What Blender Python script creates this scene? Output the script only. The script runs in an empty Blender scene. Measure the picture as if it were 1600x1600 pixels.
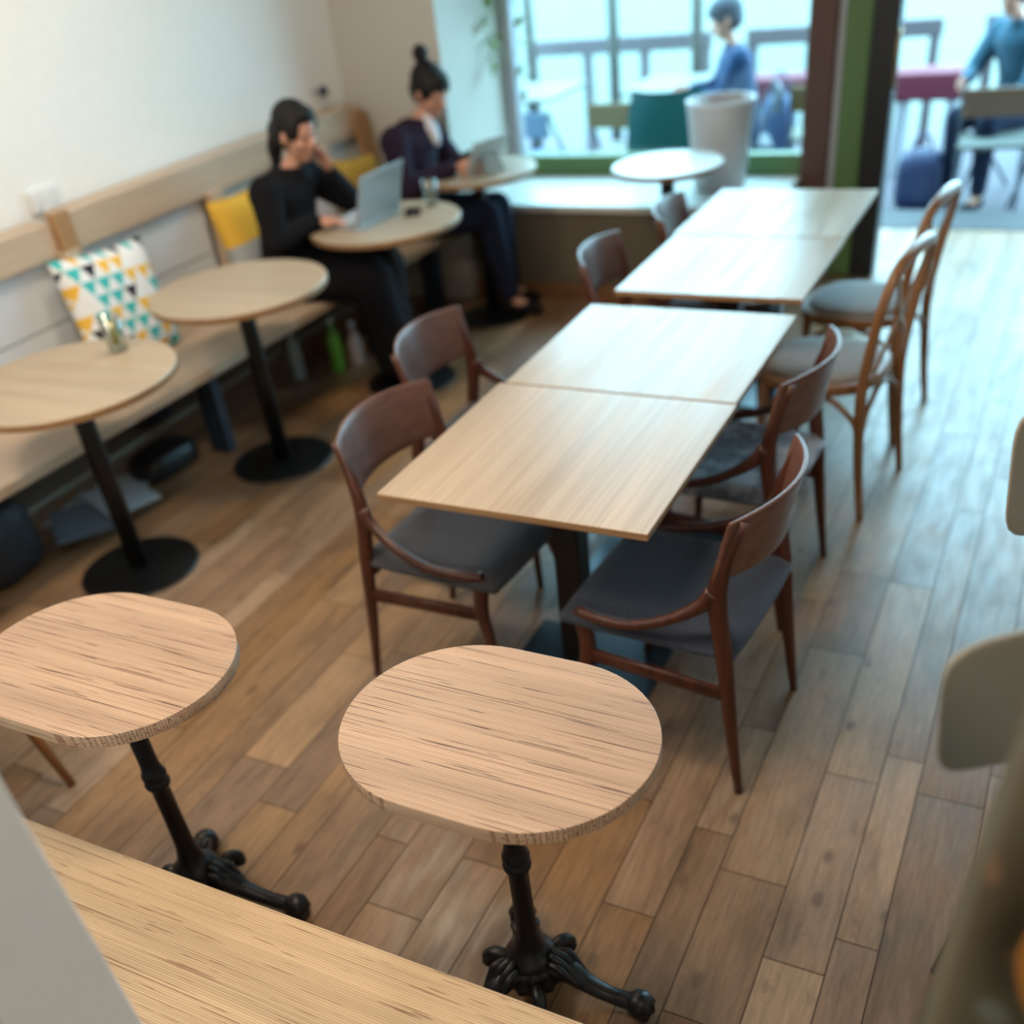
import bpy, bmesh, math, random
from mathutils import Vector, Matrix, Euler
PI = math.pi
R_ = math.radians
C = bpy.context.scene.collection
S = bpy.context.scene

# ------------------------------------------------------------------ camera
F, CX, CY = 1577.0, 800.0, 1037.3
pitch, roll, yaw = R_(37.67), R_(-7.605), R_(30.647)
cp, sp = math.cos(pitch), math.sin(pitch)
Rm = Matrix(((1, 0, 0), (0, -sp, -cp), (0, cp, -sp)))
cr, sr = math.cos(roll), math.sin(roll)
Rm = Matrix(((cr, -sr, 0), (sr, cr, 0), (0, 0, 1))) @ Rm
cw, sw = math.cos(yaw), math.sin(yaw)
Rm = Rm @ Matrix(((cw, sw, 0), (-sw, cw, 0), (0, 0, 1)))
right, down, fwd = Rm[0], Rm[1], Rm[2]
CAMH = 1.88
cam = bpy.data.cameras.new('camera')
camo = bpy.data.objects.new('camera', cam)
C.objects.link(camo)
M3 = Matrix((right, -down, -fwd)).transposed()
camo.matrix_world = Matrix.Translation((0, 0, CAMH)) @ M3.to_4x4()
cam.sensor_width = 36.0
cam.lens = F / 1600 * 36
cam.shift_x = -(CX - 800) / 1600
cam.shift_y = (CY - 800) / 1600
cam.clip_start = 0.02
cam.clip_end = 200
cam.dof.use_dof = True
cam.dof.focus_distance = 1.78
cam.dof.aperture_fstop = 1.45
S.camera = camo

# ------------------------------------------------------------------ world and light
w = bpy.data.worlds.new('sky')
S.world = w
w.use_nodes = True
bg = w.node_tree.nodes['Background']
bg.inputs[0].default_value = (0.42, 0.80, 1.0, 1)
bg.inputs[1].default_value = 11.0

def area(name, loc, size, energy, color, rot=(0, 0, 0)):
    l = bpy.data.lights.new(name, 'AREA')
    l.shape = 'RECTANGLE'
    l.size, l.size_y = size
    l.energy = energy
    l.color = color
    o = bpy.data.objects.new(name, l)
    o.location = loc
    o.rotation_euler = rot
    C.objects.link(o)
    return o
area('ceiling_lamp_near', (-0.9, 1.3, 2.8), (0.5, 0.5), 30, (1.0, 0.80, 0.60))
area('ceiling_lamp_left', (-2.6, 0.6, 2.8), (0.5, 0.5), 34, (1.0, 0.84, 0.68))
area('ceiling_lamp_middle', (-2.4, 3.0, 2.8), (0.5, 0.5), 22, (1.0, 0.82, 0.62))
area('ceiling_lamp_back', (0.8, -0.6, 2.8), (0.6, 0.6), 16, (1.0, 0.80, 0.60))

S.view_settings.view_transform = 'Standard'
S.view_settings.look = 'None'
S.view_settings.gamma = 1.0
S.view_settings.use_curve_mapping = False
S.view_settings.exposure = 0.22
S.cycles.max_bounces = 8
S.cycles.diffuse_bounces = 4
S.cycles.sample_clamp_indirect = 6.0
S.cycles.caustics_reflective = False
S.cycles.caustics_refractive = False

# ------------------------------------------------------------------ materials
def mat(name, col=(.8, .8, .8), rough=.5, metal=0.0, spec=0.5, **kw):
    m = bpy.data.materials.new(name)
    m.use_nodes = True
    p = m.node_tree.nodes['Principled BSDF']
    p.inputs['Base Color'].default_value = (*col, 1)
    p.inputs['Roughness'].default_value = rough
    p.inputs['Metallic'].default_value = metal
    p.inputs['Specular IOR Level'].default_value = spec
    for k, v in kw.items():
        p.inputs[k.replace('_', ' ')].default_value = v
    return m

class NT:
    """small node helper"""
    def __init__(s, m):
        s.t = m.node_tree
        s.p = s.t.nodes['Principled BSDF']
    def n(s, kind, **kw):
        x = s.t.nodes.new(kind)
        for k, v in kw.items():
            setattr(x, k, v)
        return x
    def l(s, a, b):
        s.t.links.new(a, b)
    def coord(s, scale=(1, 1, 1), which='Object', rot=(0, 0, 0)):
        tc = s.n('ShaderNodeTexCoord')
        mp = s.n('ShaderNodeMapping')
        mp.inputs['Scale'].default_value = scale
        mp.inputs['Rotation'].default_value = rot
        s.l(tc.outputs[which], mp.inputs[0])
        return mp.outputs[0]
    def noise(s, vec, scale=5, detail=3, rough=.5):
        x = s.n('ShaderNodeTexNoise')
        x.inputs['Scale'].default_value = scale
        x.inputs['Detail'].default_value = detail
        x.inputs['Roughness'].default_value = rough
        if vec is not None:
            s.l(vec, x.inputs['Vector'])
        return x.outputs['Fac']
    def ramp(s, fac, stops, mode='LINEAR'):
        x = s.n('ShaderNodeValToRGB')
        x.color_ramp.interpolation = mode
        e = x.color_ramp.elements
        while len(e) > 1:
            e.remove(e[-1])
        e[0].position = stops[0][0]
        e[0].color = (*stops[0][1], 1)
        for pos, c in stops[1:]:
            k = e.new(pos)
            k.color = (*c, 1)
        s.l(fac, x.inputs[0])
        return x.outputs[0]
    def mix(s, fac, a, b, mode='MIX'):
        x = s.n('ShaderNodeMix', data_type='RGBA', blend_type=mode)
        for v, i in ((fac, 0), (a, 6), (b, 7)):
            if hasattr(v, 'links'):
                s.l(v, x.inputs[i])
            elif i == 0:
                x.inputs[i].default_value = v
            else:
                x.inputs[i].default_value = (*v, 1)
        return x.outputs[2]
    def math(s, op, a, b=0.0, c=None):
        x = s.n('ShaderNodeMath', operation=op)
        for v, i in ((a, 0), (b, 1), (c, 2)):
            if v is None:
                continue
            if hasattr(v, 'links'):
                s.l(v, x.inputs[i])
            else:
                x.inputs[i].default_value = v
        return x.outputs[0]
    def bump(s, h, strength=.2, dist=.002):
        x = s.n('ShaderNodeBump')
        x.inputs['Strength'].default_value = strength
        x.inputs['Distance'].default_value = dist
        s.l(h, x.inputs['Height'])
        s.l(x.outputs[0], s.p.inputs['Normal'])
    def base(s, c):
        s.l(c, s.p.inputs['Base Color'])
    def rough(s, c):
        s.l(c, s.p.inputs['Roughness'])

def gray(v):
    return (v, v, v)

def laminated(name, light, dark, crack, seed=0.0, rough=.42):
    """wood cut across its plies: fine lines along x with broken dark cracks"""
    m = mat(name, light, rough)
    t = NT(m)
    tc = t.n('ShaderNodeTexCoord')
    sep = t.n('ShaderNodeSeparateXYZ')
    t.l(tc.outputs['Object'], sep.inputs[0])
    wob = t.noise(t.coord((2.2, 9, 2)), 1.0, 2)
    yy = t.math('MULTIPLY_ADD', wob, .010, sep.outputs[1])
    # ply index
    ply = t.math('MULTIPLY', yy, 1 / .0046)
    fr = t.math('FRACT', ply)
    line = t.math('COMPARE', fr, .12, .16)
    idx = t.math('FLOOR', ply)
    wn = t.n('ShaderNodeTexWhiteNoise', noise_dimensions='1D')
    t.l(t.math('ADD', idx, seed), wn.inputs['W'])
    streak = t.noise(t.coord((1.6, 95, 95)), 1.0, 4, .6)
    col = t.mix(wn.outputs['Value'], light, [c * .84 for c in light])
    col = t.mix(t.math('MULTIPLY', line, t.math('MULTIPLY_ADD', streak, 1.1, .12)), col, dark)
    band = t.ramp(t.noise(t.coord((1.2, 14, 14)), 1.0, 3), [(.35, gray(.86)), (.65, gray(1.08))])
    col = t.mix(1.0, col, band, 'MULTIPLY')
    cn = t.noise(t.coord((5.0 + seed * .2, 260, 260)), 1.0, 2, .4)
    cm = t.ramp(cn, [(.665, gray(0)), (.68, gray(1))])
    col = t.mix(t.math('MULTIPLY', cm, .9), col, crack)
    long = t.ramp(t.noise(t.coord((1.0, 150, 150)), 1.9, 2, .5), [(.64, gray(0)), (.665, gray(.85))])
    col = t.mix(long, col, crack)
    t.base(col)
    t.bump(t.math('SUBTRACT', 1.0, cm), .25, .001)
    return m

def veneer(name, light, dark, along='y', rough=.4, fine=130, spec=.5):
    m = mat(name, light, rough, spec=spec)
    t = NT(m)
    sc = {'y': (fine, 2.2, fine), 'x': (2.2, fine, fine), 'z': (fine, fine, 2.2)}[along]
    sb = {'y': (9, .7, 9), 'x': (.7, 9, 9), 'z': (9, 9, .7)}[along]
    a = t.ramp(t.noise(t.coord(sc), 1.0, 3), [(.35, dark), (.65, light)])
    b = t.ramp(t.noise(t.coord(sb), 1.0, 3), [(.3, gray(.84)), (.7, gray(1.06))])
    t.base(t.mix(1.0, a, b, 'MULTIPLY'))
    t.rough(t.ramp(t.noise(t.coord(sb), 2.0, 2), [(.3, gray(rough - .06)), (.7, gray(rough + .08))]))
    return m

M = {}
M['ply'] = laminated('laminated plywood', (.475, .330, .228), (.20, .088, .042), (.060, .020, .010), 3.0)
M['ply_seat'] = laminated('laminated plywood seat', (.52, .375, .225), (.28, .16, .075), (.16, .07, .03), 11.0)
M['ash'] = veneer('pale veneer', (.475, .37, .275), (.395, .30, .21), 'y', .34)
M['ash_edge'] = veneer('veneer edge', (.36, .21, .10), (.24, .13, .06), 'x', .5)
M['round'] = veneer('round table veneer', (.42, .335, .24), (.375, .295, .205), 'x', .42)
M['round_edge'] = veneer('round table edge', (.30, .17, .075), (.24, .125, .05), 'x', .5)
M['benchwood'] = veneer('bench wood', (.56, .43, .31), (.50, .375, .265), 'y', .48)
M['postwood'] = veneer('post wood', (.42, .23, .10), (.34, .18, .07), 'z', .5)
M['teak'] = veneer('dark red teak', (.080, .022, .011), (.042, .012, .007), 'z', .34, 60)
M['teak_panel'] = veneer('teak panel', (.150, .068, .047), (.105, .046, .032), 'y', .38, 60)
M['bent'] = veneer('honey bentwood', (.30, .145, .062), (.21, .095, .038), 'z', .34, 60)
M['amber'] = veneer('amber chair wood', (.36, .15, .05), (.27, .11, .035), 'z', .4, 60)

def fabric(name, a, b, scale=260, rough=.95, patch=None, sheen=.12):
    m = mat(name, a, rough, spec=.2)
    t = NT(m)
    nz = t.noise(t.coord(), scale, 3, .7)
    col = t.ramp(nz, [(.35, a), (.65, b)])
    if patch:
        col = t.mix(t.ramp(t.noise(t.coord(), 9, 3), [(.48, gray(0)), (.6, gray(1))]), col, patch)
    t.base(col)
    t.bump(nz, .5, .002)
    m.node_tree.nodes['Principled BSDF'].inputs['Sheen Weight'].default_value = sheen
    return m
M['charcoal'] = fabric('charcoal wool', (.018, .023, .036), (.045, .054, .078))
M['charcoal_warm'] = fabric('warm grey wool', (.026, .028, .036), (.058, .058, .068))
M['marled'] = fabric('marled grey fabric', (.045, .055, .075), (.12, .14, .18), 120, patch=(.26, .29, .34))
M['pad'] = fabric('light grey pad', (.28, .27, .27), (.36, .35, .34), 200)
M['black_coat'] = fabric('black wool coat', (.0035, .0038, .0055), (.008, .0085, .012), 120, sheen=0.0)
M['black_trouser'] = fabric('black trousers', (.004, .004, .006), (.009, .009, .013), 120, sheen=0.0)
M['navy_trouser'] = fabric('navy trousers', (.006, .009, .022), (.012, .018, .040), 120, sheen=0.0)
M['cardigan'] = fabric('plum cardigan', (.014, .009, .018), (.028, .018, .040), 90, sheen=0.0)
M['white_cloth'] = fabric('white cloth', (.62, .62, .68), (.74, .74, .80), 90)
M['skin'] = mat('skin', (.52, .27, .19), .5, Subsurface_Weight=.1)
M['hair'] = mat('dark hair', (.006, .005, .0055), .62, spec=.3)
M['iron'] = mat('black cast iron', (.004, .004, .006), .40, .2)
M['blackmetal'] = mat('black powder coated steel', (.004, .005, .006), .42, .2)
M['baseplate'] = mat('dark base plate', (.030, .045, .060), .26, .5)
M['navy_steel'] = mat('navy painted steel', (.018, .032, .055), .5)
M['dark'] = mat('dark void paint', (.01, .01, .011), .8)

def plaster(name, col, scale=30, st=.15):
    m = mat(name, col, .85, spec=.25)
    t = NT(m)
    n = t.noise(t.coord(), scale, 4)
    t.base(t.ramp(n, [(.3, [c * .97 for c in col]), (.7, col)]))
    t.bump(n, st, .002)
    return m
M['wall'] = plaster('white painted wall', (.86, .87, .86))
M['pier'] = plaster('beige painted pier', (.54, .52, .47))
M['partition'] = plaster('grey white partition', (.74, .73, .71), 8, .05)
M['ceiling'] = plaster('ceiling paint', (.72, .71, .68))
M['panel'] = plaster('pale blue grey panel', (.60, .65, .70))
M['plinth'] = plaster('brown grey plinth', (.125, .105, .078))
M['skirt'] = veneer('brown skirting', (.20, .095, .04), (.14, .06, .025), 'x', .5)
M['win_seat'] = mat('white laminate', (.66, .68, .66), .35)
M['brownpost'] = mat('brown painted post', (.085, .040, .030), .5)
M['greenframe'] = mat('green painted frame', (.085, .165, .055), .5)
M['palepost'] = mat('pale grey post', (.36, .38, .42), .5)
M['blackframe'] = mat('black door frame', (.008, .009, .012), .45)
M['socket'] = mat('white plastic', (.78, .80, .82), .4)
M['steel'] = mat('threshold steel', (.030, .032, .038), .7)

# glass
def thin_glass(name, tint=(.95, .98, .98), gl=.09):
    m = bpy.data.materials.new(name)
    m.use_nodes = True
    t = m.node_tree
    for x in list(t.nodes):
        if x.type != 'OUTPUT_MATERIAL':
            t.nodes.remove(x)
    out = [x for x in t.nodes if x.type == 'OUTPUT_MATERIAL'][0]
    tr = t.nodes.new('ShaderNodeBsdfTransparent')
    tr.inputs[0].default_value = (*tint, 1)
    g = t.nodes.new('ShaderNodeBsdfGlossy')
    g.inputs['Roughness'].default_value = .02
    lw = t.nodes.new('ShaderNodeLayerWeight')
    lw.inputs[0].default_value = .5
    pw = t.nodes.new('ShaderNodeMath'); pw.operation = 'POWER'; pw.inputs[1].default_value = 4.0
    ml = t.nodes.new('ShaderNodeMath'); ml.operation = 'MULTIPLY_ADD'; ml.inputs[1].default_value = .8; ml.inputs[2].default_value = gl * .25
    mx = t.nodes.new('ShaderNodeMixShader')
    t.links.new(lw.outputs['Facing'], pw.inputs[0])
    t.links.new(pw.outputs[0], ml.inputs[0])
    t.links.new(ml.outputs[0], mx.inputs[0])
    t.links.new(tr.outputs[0], mx.inputs[1])
    t.links.new(g.outputs[0], mx.inputs[2])
    t.links.new(mx.outputs[0], out.inputs[0])
    return m
M['glass'] = thin_glass('window glass')
M['tumbler'] = thin_glass('drinking glass', (.86, .90, .88), .5)

# ------------------------------------------------------------------ mesh builder
class B:
    def __init__(s):
        s.v, s.f, s.smooth, s.mi = [], [], [], []
    def add(s, verts, faces, smooth=False, mi=0):
        k = len(s.v)
        s.v += [tuple(v) for v in verts]
        for f in faces:
            s.f.append([i + k for i in f])
            s.smooth.append(smooth)
            s.mi.append(mi)
        return s
    def box(s, c, size, rot=None, mi=0):
        hx, hy, hz = size[0] / 2, size[1] / 2, size[2] / 2
        vs = [Vector((x, y, z)) for x in (-hx, hx) for y in (-hy, hy) for z in (-hz, hz)]
        if rot is not None:
            m = Euler(rot).to_matrix()
            vs = [m @ v for v in vs]
        vs = [v + Vector(c) for v in vs]
        return s.add(vs, [(0, 1, 3, 2), (4, 6, 7, 5), (0, 4, 5, 1), (2, 3, 7, 6), (0, 2, 6, 4), (1, 5, 7, 3)], mi=mi)
    def bb(s, x0, x1, y0, y1, z0, z1, mi=0):
        return s.box(((x0 + x1) / 2, (y0 + y1) / 2, (z0 + z1) / 2), (x1 - x0, y1 - y0, z1 - z0), mi=mi)
    def prism(s, pts, z0, z1, mi=0, mi_side=None, smooth_side=False):
        n = len(pts)
        k = len(s.v)
        s.v += [(p[0], p[1], z0) for p in pts] + [(p[0], p[1], z1) for p in pts]
        s.f.append([k + i for i in reversed(range(n))]); s.smooth.append(False); s.mi.append(mi)
        s.f.append([k + n + i for i in range(n)]); s.smooth.append(False); s.mi.append(mi)
        for i in range(n):
            j = (i + 1) % n
            s.f.append([k + i, k + j, k + n + j, k + n + i])
            s.smooth.append(smooth_side)
            s.mi.append(mi if mi_side is None else mi_side)
        return s
    def hexa(s, a, b):
        """solid between two quads a (bottom) and b (top)"""
        return s.add(list(a) + list(b), [(3, 2, 1, 0), (4, 5, 6, 7), (0, 1, 5, 4), (1, 2, 6, 5), (2, 3, 7, 6), (3, 0, 4, 7)])
    def lathe(s, prof, c=(0, 0, 0), n=32, rib=0, ribn=0, mi=0):
        rings = []
        k = len(s.v)
        for r, z in prof:
            for i in range(n):
                a = 2 * PI * i / n
                rr = r * (1 + rib * math.cos(a * ribn)) if ribn else r
                s.v.append((c[0] + rr * math.cos(a), c[1] + rr * math.sin(a), c[2] + z))
        for j in range(len(prof) - 1):
            for i in range(n):
                i2 = (i + 1) % n
                s.f.append([k + j * n + i, k + j * n + i2, k + (j + 1) * n + i2, k + (j + 1) * n + i])
                s.smooth.append(True); s.mi.append(mi)
        s.f.append([k + i for i in reversed(range(n))]); s.smooth.append(False); s.mi.append(mi)
        s.f.append([k + (len(prof) - 1) * n + i for i in range(n)]); s.smooth.append(False); s.mi.append(mi)
        return s
    def tube(s, path, rad, n=12, flat=None, up=(0, 0, 1), mi=0, closed=False, square=False):
        """sweep; rad = number, list, or list of (w,h)"""
        P = [Vector(p) for p in path]
        m = len(P)
        if not isinstance(rad, (list, tuple)) or (isinstance(rad, tuple)):
            rad = [rad] * m
        k = len(s.v)
        up = Vector(up)
        prev = None
        for i, p in enumerate(P):
            if closed:
                t = P[(i + 1) % m] - P[i - 1]
            else:
                t = P[min(i + 1, m - 1)] - P[max(i - 1, 0)]
            t.normalize()
            a = up.cross(t)
            if a.length < 1e-3:
                a = Vector((1, 0, 0)).cross(t)
            a.normalize()
            if prev is not None and a.dot(prev) < 0:
                a = -a
            prev = a
            b = t.cross(a)
            r = rad[i]
            rw, rh = (r if isinstance(r, (tuple, list)) else (r, r))
            for j in range(n):
                th = 2 * PI * j / n + (PI / n if square else 0)
                cx_, sx_ = math.cos(th), math.sin(th)
                if square:
                    e = .45
                    cx_ = math.copysign(abs(cx_) ** e, cx_)
                    sx_ = math.copysign(abs(sx_) ** e, sx_)
                s.v.append(tuple(p + a * (rw * cx_) + b * (rh * sx_)))
        last = m if closed else m - 1
        for i in range(last):
            i2 = (i + 1) % m
            for j in range(n):
                j2 = (j + 1) % n
                s.f.append([k + i * n + j, k + i * n + j2, k + i2 * n + j2, k + i2 * n + j])
                s.smooth.append(True); s.mi.append(mi)
        if not closed:
            s.f.append([k + j for j in reversed(range(n))]); s.smooth.append(False); s.mi.append(mi)
            s.f.append([k + (m - 1) * n + j for j in range(n)]); s.smooth.append(False); s.mi.append(mi)
        return s
    def ball(s, c, r, n=16, rib=0, ribn=0, rot=None, mi=0):
        if not isinstance(r, (tuple, list)):
            r = (r, r, r)
        k = len(s.v)
        h = n // 2
        mm = Euler(rot).to_matrix() if rot else None
        for j in range(h + 1):
            ph = PI * j / h
            for i in range(n):
                a = 2 * PI * i / n
                q = 1 + rib * math.cos(ribn * a) * math.sin(ph)
                v = Vector((r[0] * q * math.sin(ph) * math.cos(a), r[1] * q * math.sin(ph) * math.sin(a), r[2] * math.cos(ph)))
                if mm:
                    v = mm @ v
                s.v.append((c[0] + v.x, c[1] + v.y, c[2] + v.z))
        for j in range(h):
            for i in range(n):
                i2 = (i + 1) % n
                s.f.append([k + j * n + i, k + (j + 1) * n + i, k + (j + 1) * n + i2, k + j * n + i2])
                s.smooth.append(True); s.mi.append(mi)
        return s

def bez(pts, n=16):
    """Catmull-Rom through points"""
    P = [Vector(p) for p in pts]
    P = [P[0] * 2 - P[1]] + P + [P[-1] * 2 - P[-2]]
    out = []
    seg = len(P) - 3
    for i in range(seg):
        p0, p1, p2, p3 = P[i:i + 4]
        m = max(2, n // seg)
        for j in range(m):
            t = j / m
            out.append(.5 * ((2 * p1) + (p2 - p0) * t + (2 * p0 - 5 * p1 + 4 * p2 - p3) * t * t + (3 * p1 - p0 - 3 * p2 + p3) * t ** 3))
    out.append(P[-2].copy())
    return out

def lerp_list(vals, n):
    out = []
    for i in range(n):
        u = i / (n - 1) * (len(vals) - 1)
        k = min(int(u), len(vals) - 2)
        f = u - k
        a, b = vals[k], vals[k + 1]
        if isinstance(a, tuple):
            out.append(tuple(x * (1 - f) + y * f for x, y in zip(a, b)))
        else:
            out.append(a * (1 - f) + b * f)
    return out

def obj(name, b, m, parent=None, bevel=0, subsurf=0, seg=2):
    me = bpy.data.meshes.new(name)
    me.from_pydata(b.v, [], b.f)
    ms = m if isinstance(m, (list, tuple)) else [m]
    for x in ms:
        me.materials.append(M[x] if isinstance(x, str) else x)
    me.polygons.foreach_set('use_smooth', b.smooth)
    me.polygons.foreach_set('material_index', b.mi)
    bm = bmesh.new(); bm.from_mesh(me)
    bmesh.ops.recalc_face_normals(bm, faces=bm.faces)
    bm.to_mesh(me); bm.free()
    o = bpy.data.objects.new(name, me)
    C.objects.link(o)
    if parent is not None:
        o.parent = parent
    if bevel:
        x = o.modifiers.new('b', 'BEVEL'); x.width = bevel; x.segments = seg; x.limit_method = 'ANGLE'; x.angle_limit = R_(40)
    if subsurf:
        x = o.modifiers.new('s', 'SUBSURF'); x.levels = subsurf; x.render_levels = subsurf
    return o

def thing(name, label, cat, loc=(0, 0, 0), rz=0, group=None):
    o = bpy.data.objects.new(name, None)
    C.objects.link(o)
    o.empty_display_size = .1
    o.location = loc
    o.rotation_euler = (0, 0, rz)
    o['label'] = label
    o['category'] = cat
    if group:
        o['group'] = group
    return o

def tag(o, label, cat, group=None, kind=None):
    o['label'] = label
    o['category'] = cat
    if group:
        o['group'] = group
    if kind:
        o['kind'] = kind
    return o

def struct(name, b, m, **kw):
    o = obj(name, b, m, **kw)
    if kw.get('parent') is None:
        o['kind'] = 'structure'
    return o

def dup(root, loc, rz, label, group=None):
    r = root.copy(); C.objects.link(r)
    r.location = loc; r.rotation_euler = (0, 0, rz); r['label'] = label
    if group:
        r['group'] = group
    for ch in list(root.children):
        c = ch.copy(); C.objects.link(c); c.parent = r
        for g in list(ch.children):
            d = g.copy(); C.objects.link(d); d.parent = c
    return r

# ------------------------------------------------------------------ floor
def make_floor():
    rnd = random.Random(7)
    seams = [-1.170, -1.018, -0.890, -0.800, -0.647, -0.520, -0.4275, -0.2715, -0.141, -0.0495, 0.105]
    wid = [.092, .128, .154]
    k = 0
    while seams[-1] < 2.3:
        seams.append(seams[-1] + wid[(k * 2 + 1) % 3 if k % 4 else rnd.randrange(3)]); k += 1
    while seams[0] > -5.2:
        seams.insert(0, seams[0] - wid[rnd.randrange(3)])
    known = {-0.0495: [1.946], -0.141: [1.447], -0.2715: [1.345, 1.946], -0.4275: [1.142, 1.547, 2.45], -0.520: [1.653, .9],
             -0.647: [1.357, 2.2], -1.170: [1.154, 2.0], -1.018: [1.3615], -0.890: [1.62]}
    v, f, cols = [], [], []
    g = .0013
    y0, y1 = -1.5, 6.62
    for i in range(len(seams) - 1):
        xa, xb = seams[i], seams[i + 1]
        js = sorted(known.get(xa, []))
        if not js:
            js = [rnd.uniform(.2, 1.6)]
        while js[-1] < y1 - .3:
            js.append(js[-1] + rnd.choice([.45, .7, .9, 1.1, 1.3]) + rnd.uniform(-.1, .1))
        while js[0] > y0 + .3:
            js.insert(0, js[0] - rnd.choice([.45, .7, .9, 1.1]) - rnd.uniform(0, .1))
        js = [y0] + [j for j in js if y0 + .1 < j < y1 - .1] + [y1]
        for a, b in zip(js[:-1], js[1:]):
            n = len(v)
            v += [(xa + g, a + g, 0), (xb - g, a + g, 0), (xb - g, b - g, 0), (xa + g, b - g, 0)]
            f.append((n, n + 1, n + 2, n + 3))
            c = (rnd.random(), rnd.random(), rnd.random(), 1)
            cols += [c] * 4
    n = len(v)
    X0, X1 = seams[0] - .01, seams[-1] + .01
    vb = [(X0, y0, -.004), (X1, y0, -.004), (X1, y1, -.004), (X0, y1, -.004)]
    vb2 = [(p[0], p[1], -.1) for p in vb]
    v += vb + vb2
    fb = [(n, n + 1, n + 2, n + 3), (n + 7, n + 6, n + 5, n + 4), (n, n + 4, n + 5, n + 1), (n + 1, n + 5, n + 6, n + 2), (n + 2, n + 6, n + 7, n + 3), (n + 3, n + 7, n + 4, n)]
    nf = len(f)
    f += fb
    cols += [(.5, .5, .5, 1)] * 8
    me = bpy.data.meshes.new('floor')
    me.from_pydata(v, [], f)
    at = me.color_attributes.new('plank', 'FLOAT_COLOR', 'POINT')
    for i, c in enumerate(cols):
        at.data[i].color = c
    m = mat('oak plank floor', (.4, .27, .16), .36)
    t = NT(m)
    an = t.n('ShaderNodeAttribute'); an.attribute_name = 'plank'
    sep = t.n('ShaderNodeSeparateColor'); t.l(an.outputs['Color'], sep.inputs[0])
    tc = t.n('ShaderNodeTexCoord')
    off = t.n('ShaderNodeVectorMath', operation='MULTIPLY_ADD')
    t.l(an.outputs['Color'], off.inputs[0]); off.inputs[1].default_value = (7, 31, 13); t.l(tc.outputs['Object'], off.inputs[2])
    def mp(scale):
        x = t.n('ShaderNodeMapping'); x.inputs['Scale'].default_value = scale
        t.l(off.outputs[0], x.inputs[0]); return x.outputs[0]
    base = t.ramp(sep.outputs[0], [(0, (.180, .106, .060)), (.3, (.212, .129, .074)), (.6, (.240, .149, .087)), (.85, (.275, .177, .106)), (1, (.32, .215, .137))])
    # cathedral rings
    wv = t.n('ShaderNodeTexWave', wave_type='RINGS', rings_direction='SPHERICAL')
    t.l(mp((9, .8, 1)), wv.inputs['Vector'])
    wv.inputs['Scale'].default_value = 1.1; wv.inputs['Distortion'].default_value = 14
    wv.inputs['Detail'].default_value = 3; wv.inputs['Detail Scale'].default_value = 1.2
    rings = t.ramp(wv.outputs['Fac'], [(0, gray(.90)), (.35, gray(1.0)), (1, gray(1.02))])
    fine = t.ramp(t.noise(mp((110, 9, 1)), 1.0, 5, .75), [(.3, gray(.72)), (.7, gray(1.16))])
    blot = t.ramp(t.noise(mp((9, 2.6, 1)), 1.0, 4, .6), [(.30, gray(.62)), (.48, gray(.98)), (.75, gray(1.18))])
    c = t.mix(1.0, base, rings, 'MULTIPLY')
    c = t.mix(1.0, c, fine, 'MULTIPLY')
    c = t.mix(1.0, c, blot, 'MULTIPLY')
    # knots
    vo = t.n('ShaderNodeTexVoronoi', voronoi_dimensions='2D'); t.l(mp((6.5, 3.6, 1)), vo.inputs['Vector']); vo.inputs['Scale'].default_value = 1.0
    wn = t.n('ShaderNodeSeparateColor'); t.l(vo.outputs['Color'], wn.inputs[0])
    kn = t.ramp(t.math('ADD', vo.outputs['Distance'], t.math('MULTIPLY', t.noise(mp((30, 14, 1)), 1.0, 3), .12)), [(.10, gray(1)), (.17, gray(0))])
    kn = t.math('MULTIPLY', kn, t.math('GREATER_THAN', wn.outputs[0], .72))
    c = t.mix(t.math('MULTIPLY', kn, .72), c, (.10, .055, .035))
    dk = t.ramp(t.noise(mp((20, 9, 1)), 1.0, 6, .75), [(.56, gray(0)), (.68, gray(.62))])
    c = t.mix(dk, c, (.14, .085, .055))
    hsv = t.n('ShaderNodeHueSaturation'); t.l(c, hsv.inputs['Color'])
    t.l(t.math('MULTIPLY_ADD', sep.outputs[1], .30, .90), hsv.inputs['Saturation'])
    t.base(hsv.outputs[0])
    t.rough(t.ramp(t.noise(mp((30, 6, 1)), 1.0, 3), [(.3, gray(.30)), (.7, gray(.46))]))
    t.bump(t.noise(mp((150, 6, 1)), 1.0, 3), .12, .001)
    me.materials.append(m)
    me.materials.append(mat('plank joint', (.03, .018, .012), .9))
    for i, p in enumerate(me.polygons):
        if i >= nf:
            p.material_index = 1
    o = bpy.data.objects.new('floor', me)
    C.objects.link(o)
    o['kind'] = 'structure'
make_floor()

# ------------------------------------------------------------------ room shell
YF = 5.8                      # facade plane
def wx(y):                    # face of the left wall
    return -3.66 + .03 * (y - 3)
b = B(); b.hexa([(wx(-1.5), -1.5, -.1), (wx(6.2), 6.2, -.1), (wx(6.2) - .2, 6.2, -.1), (wx(-1.5) - .2, -1.5, -.1)],
                [(wx(-1.5), -1.5, 2.9), (wx(6.2), 6.2, 2.9), (wx(6.2) - .2, 6.2, 2.9), (wx(-1.5) - .2, -1.5, 2.9)])
struct('wall_left', b, 'wall')
b = B(); b.bb(2.2, 2.4, -1.5, 6.62, -.1, 2.9)
struct('wall_right', b, 'wall')
b = B(); b.bb(-3.8, 2.4, -1.7, -1.5, -.1, 2.9)
struct('wall_back', b, 'wall')
b = B(); b.bb(-4.1, 2.5, -1.7, 6.75, 2.9, 3.05)
struct('ceiling', b, 'ceiling')
b = B(); b.bb(-3.64, -2.97, 5.10, 5.95, 0, 2.9)
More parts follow.
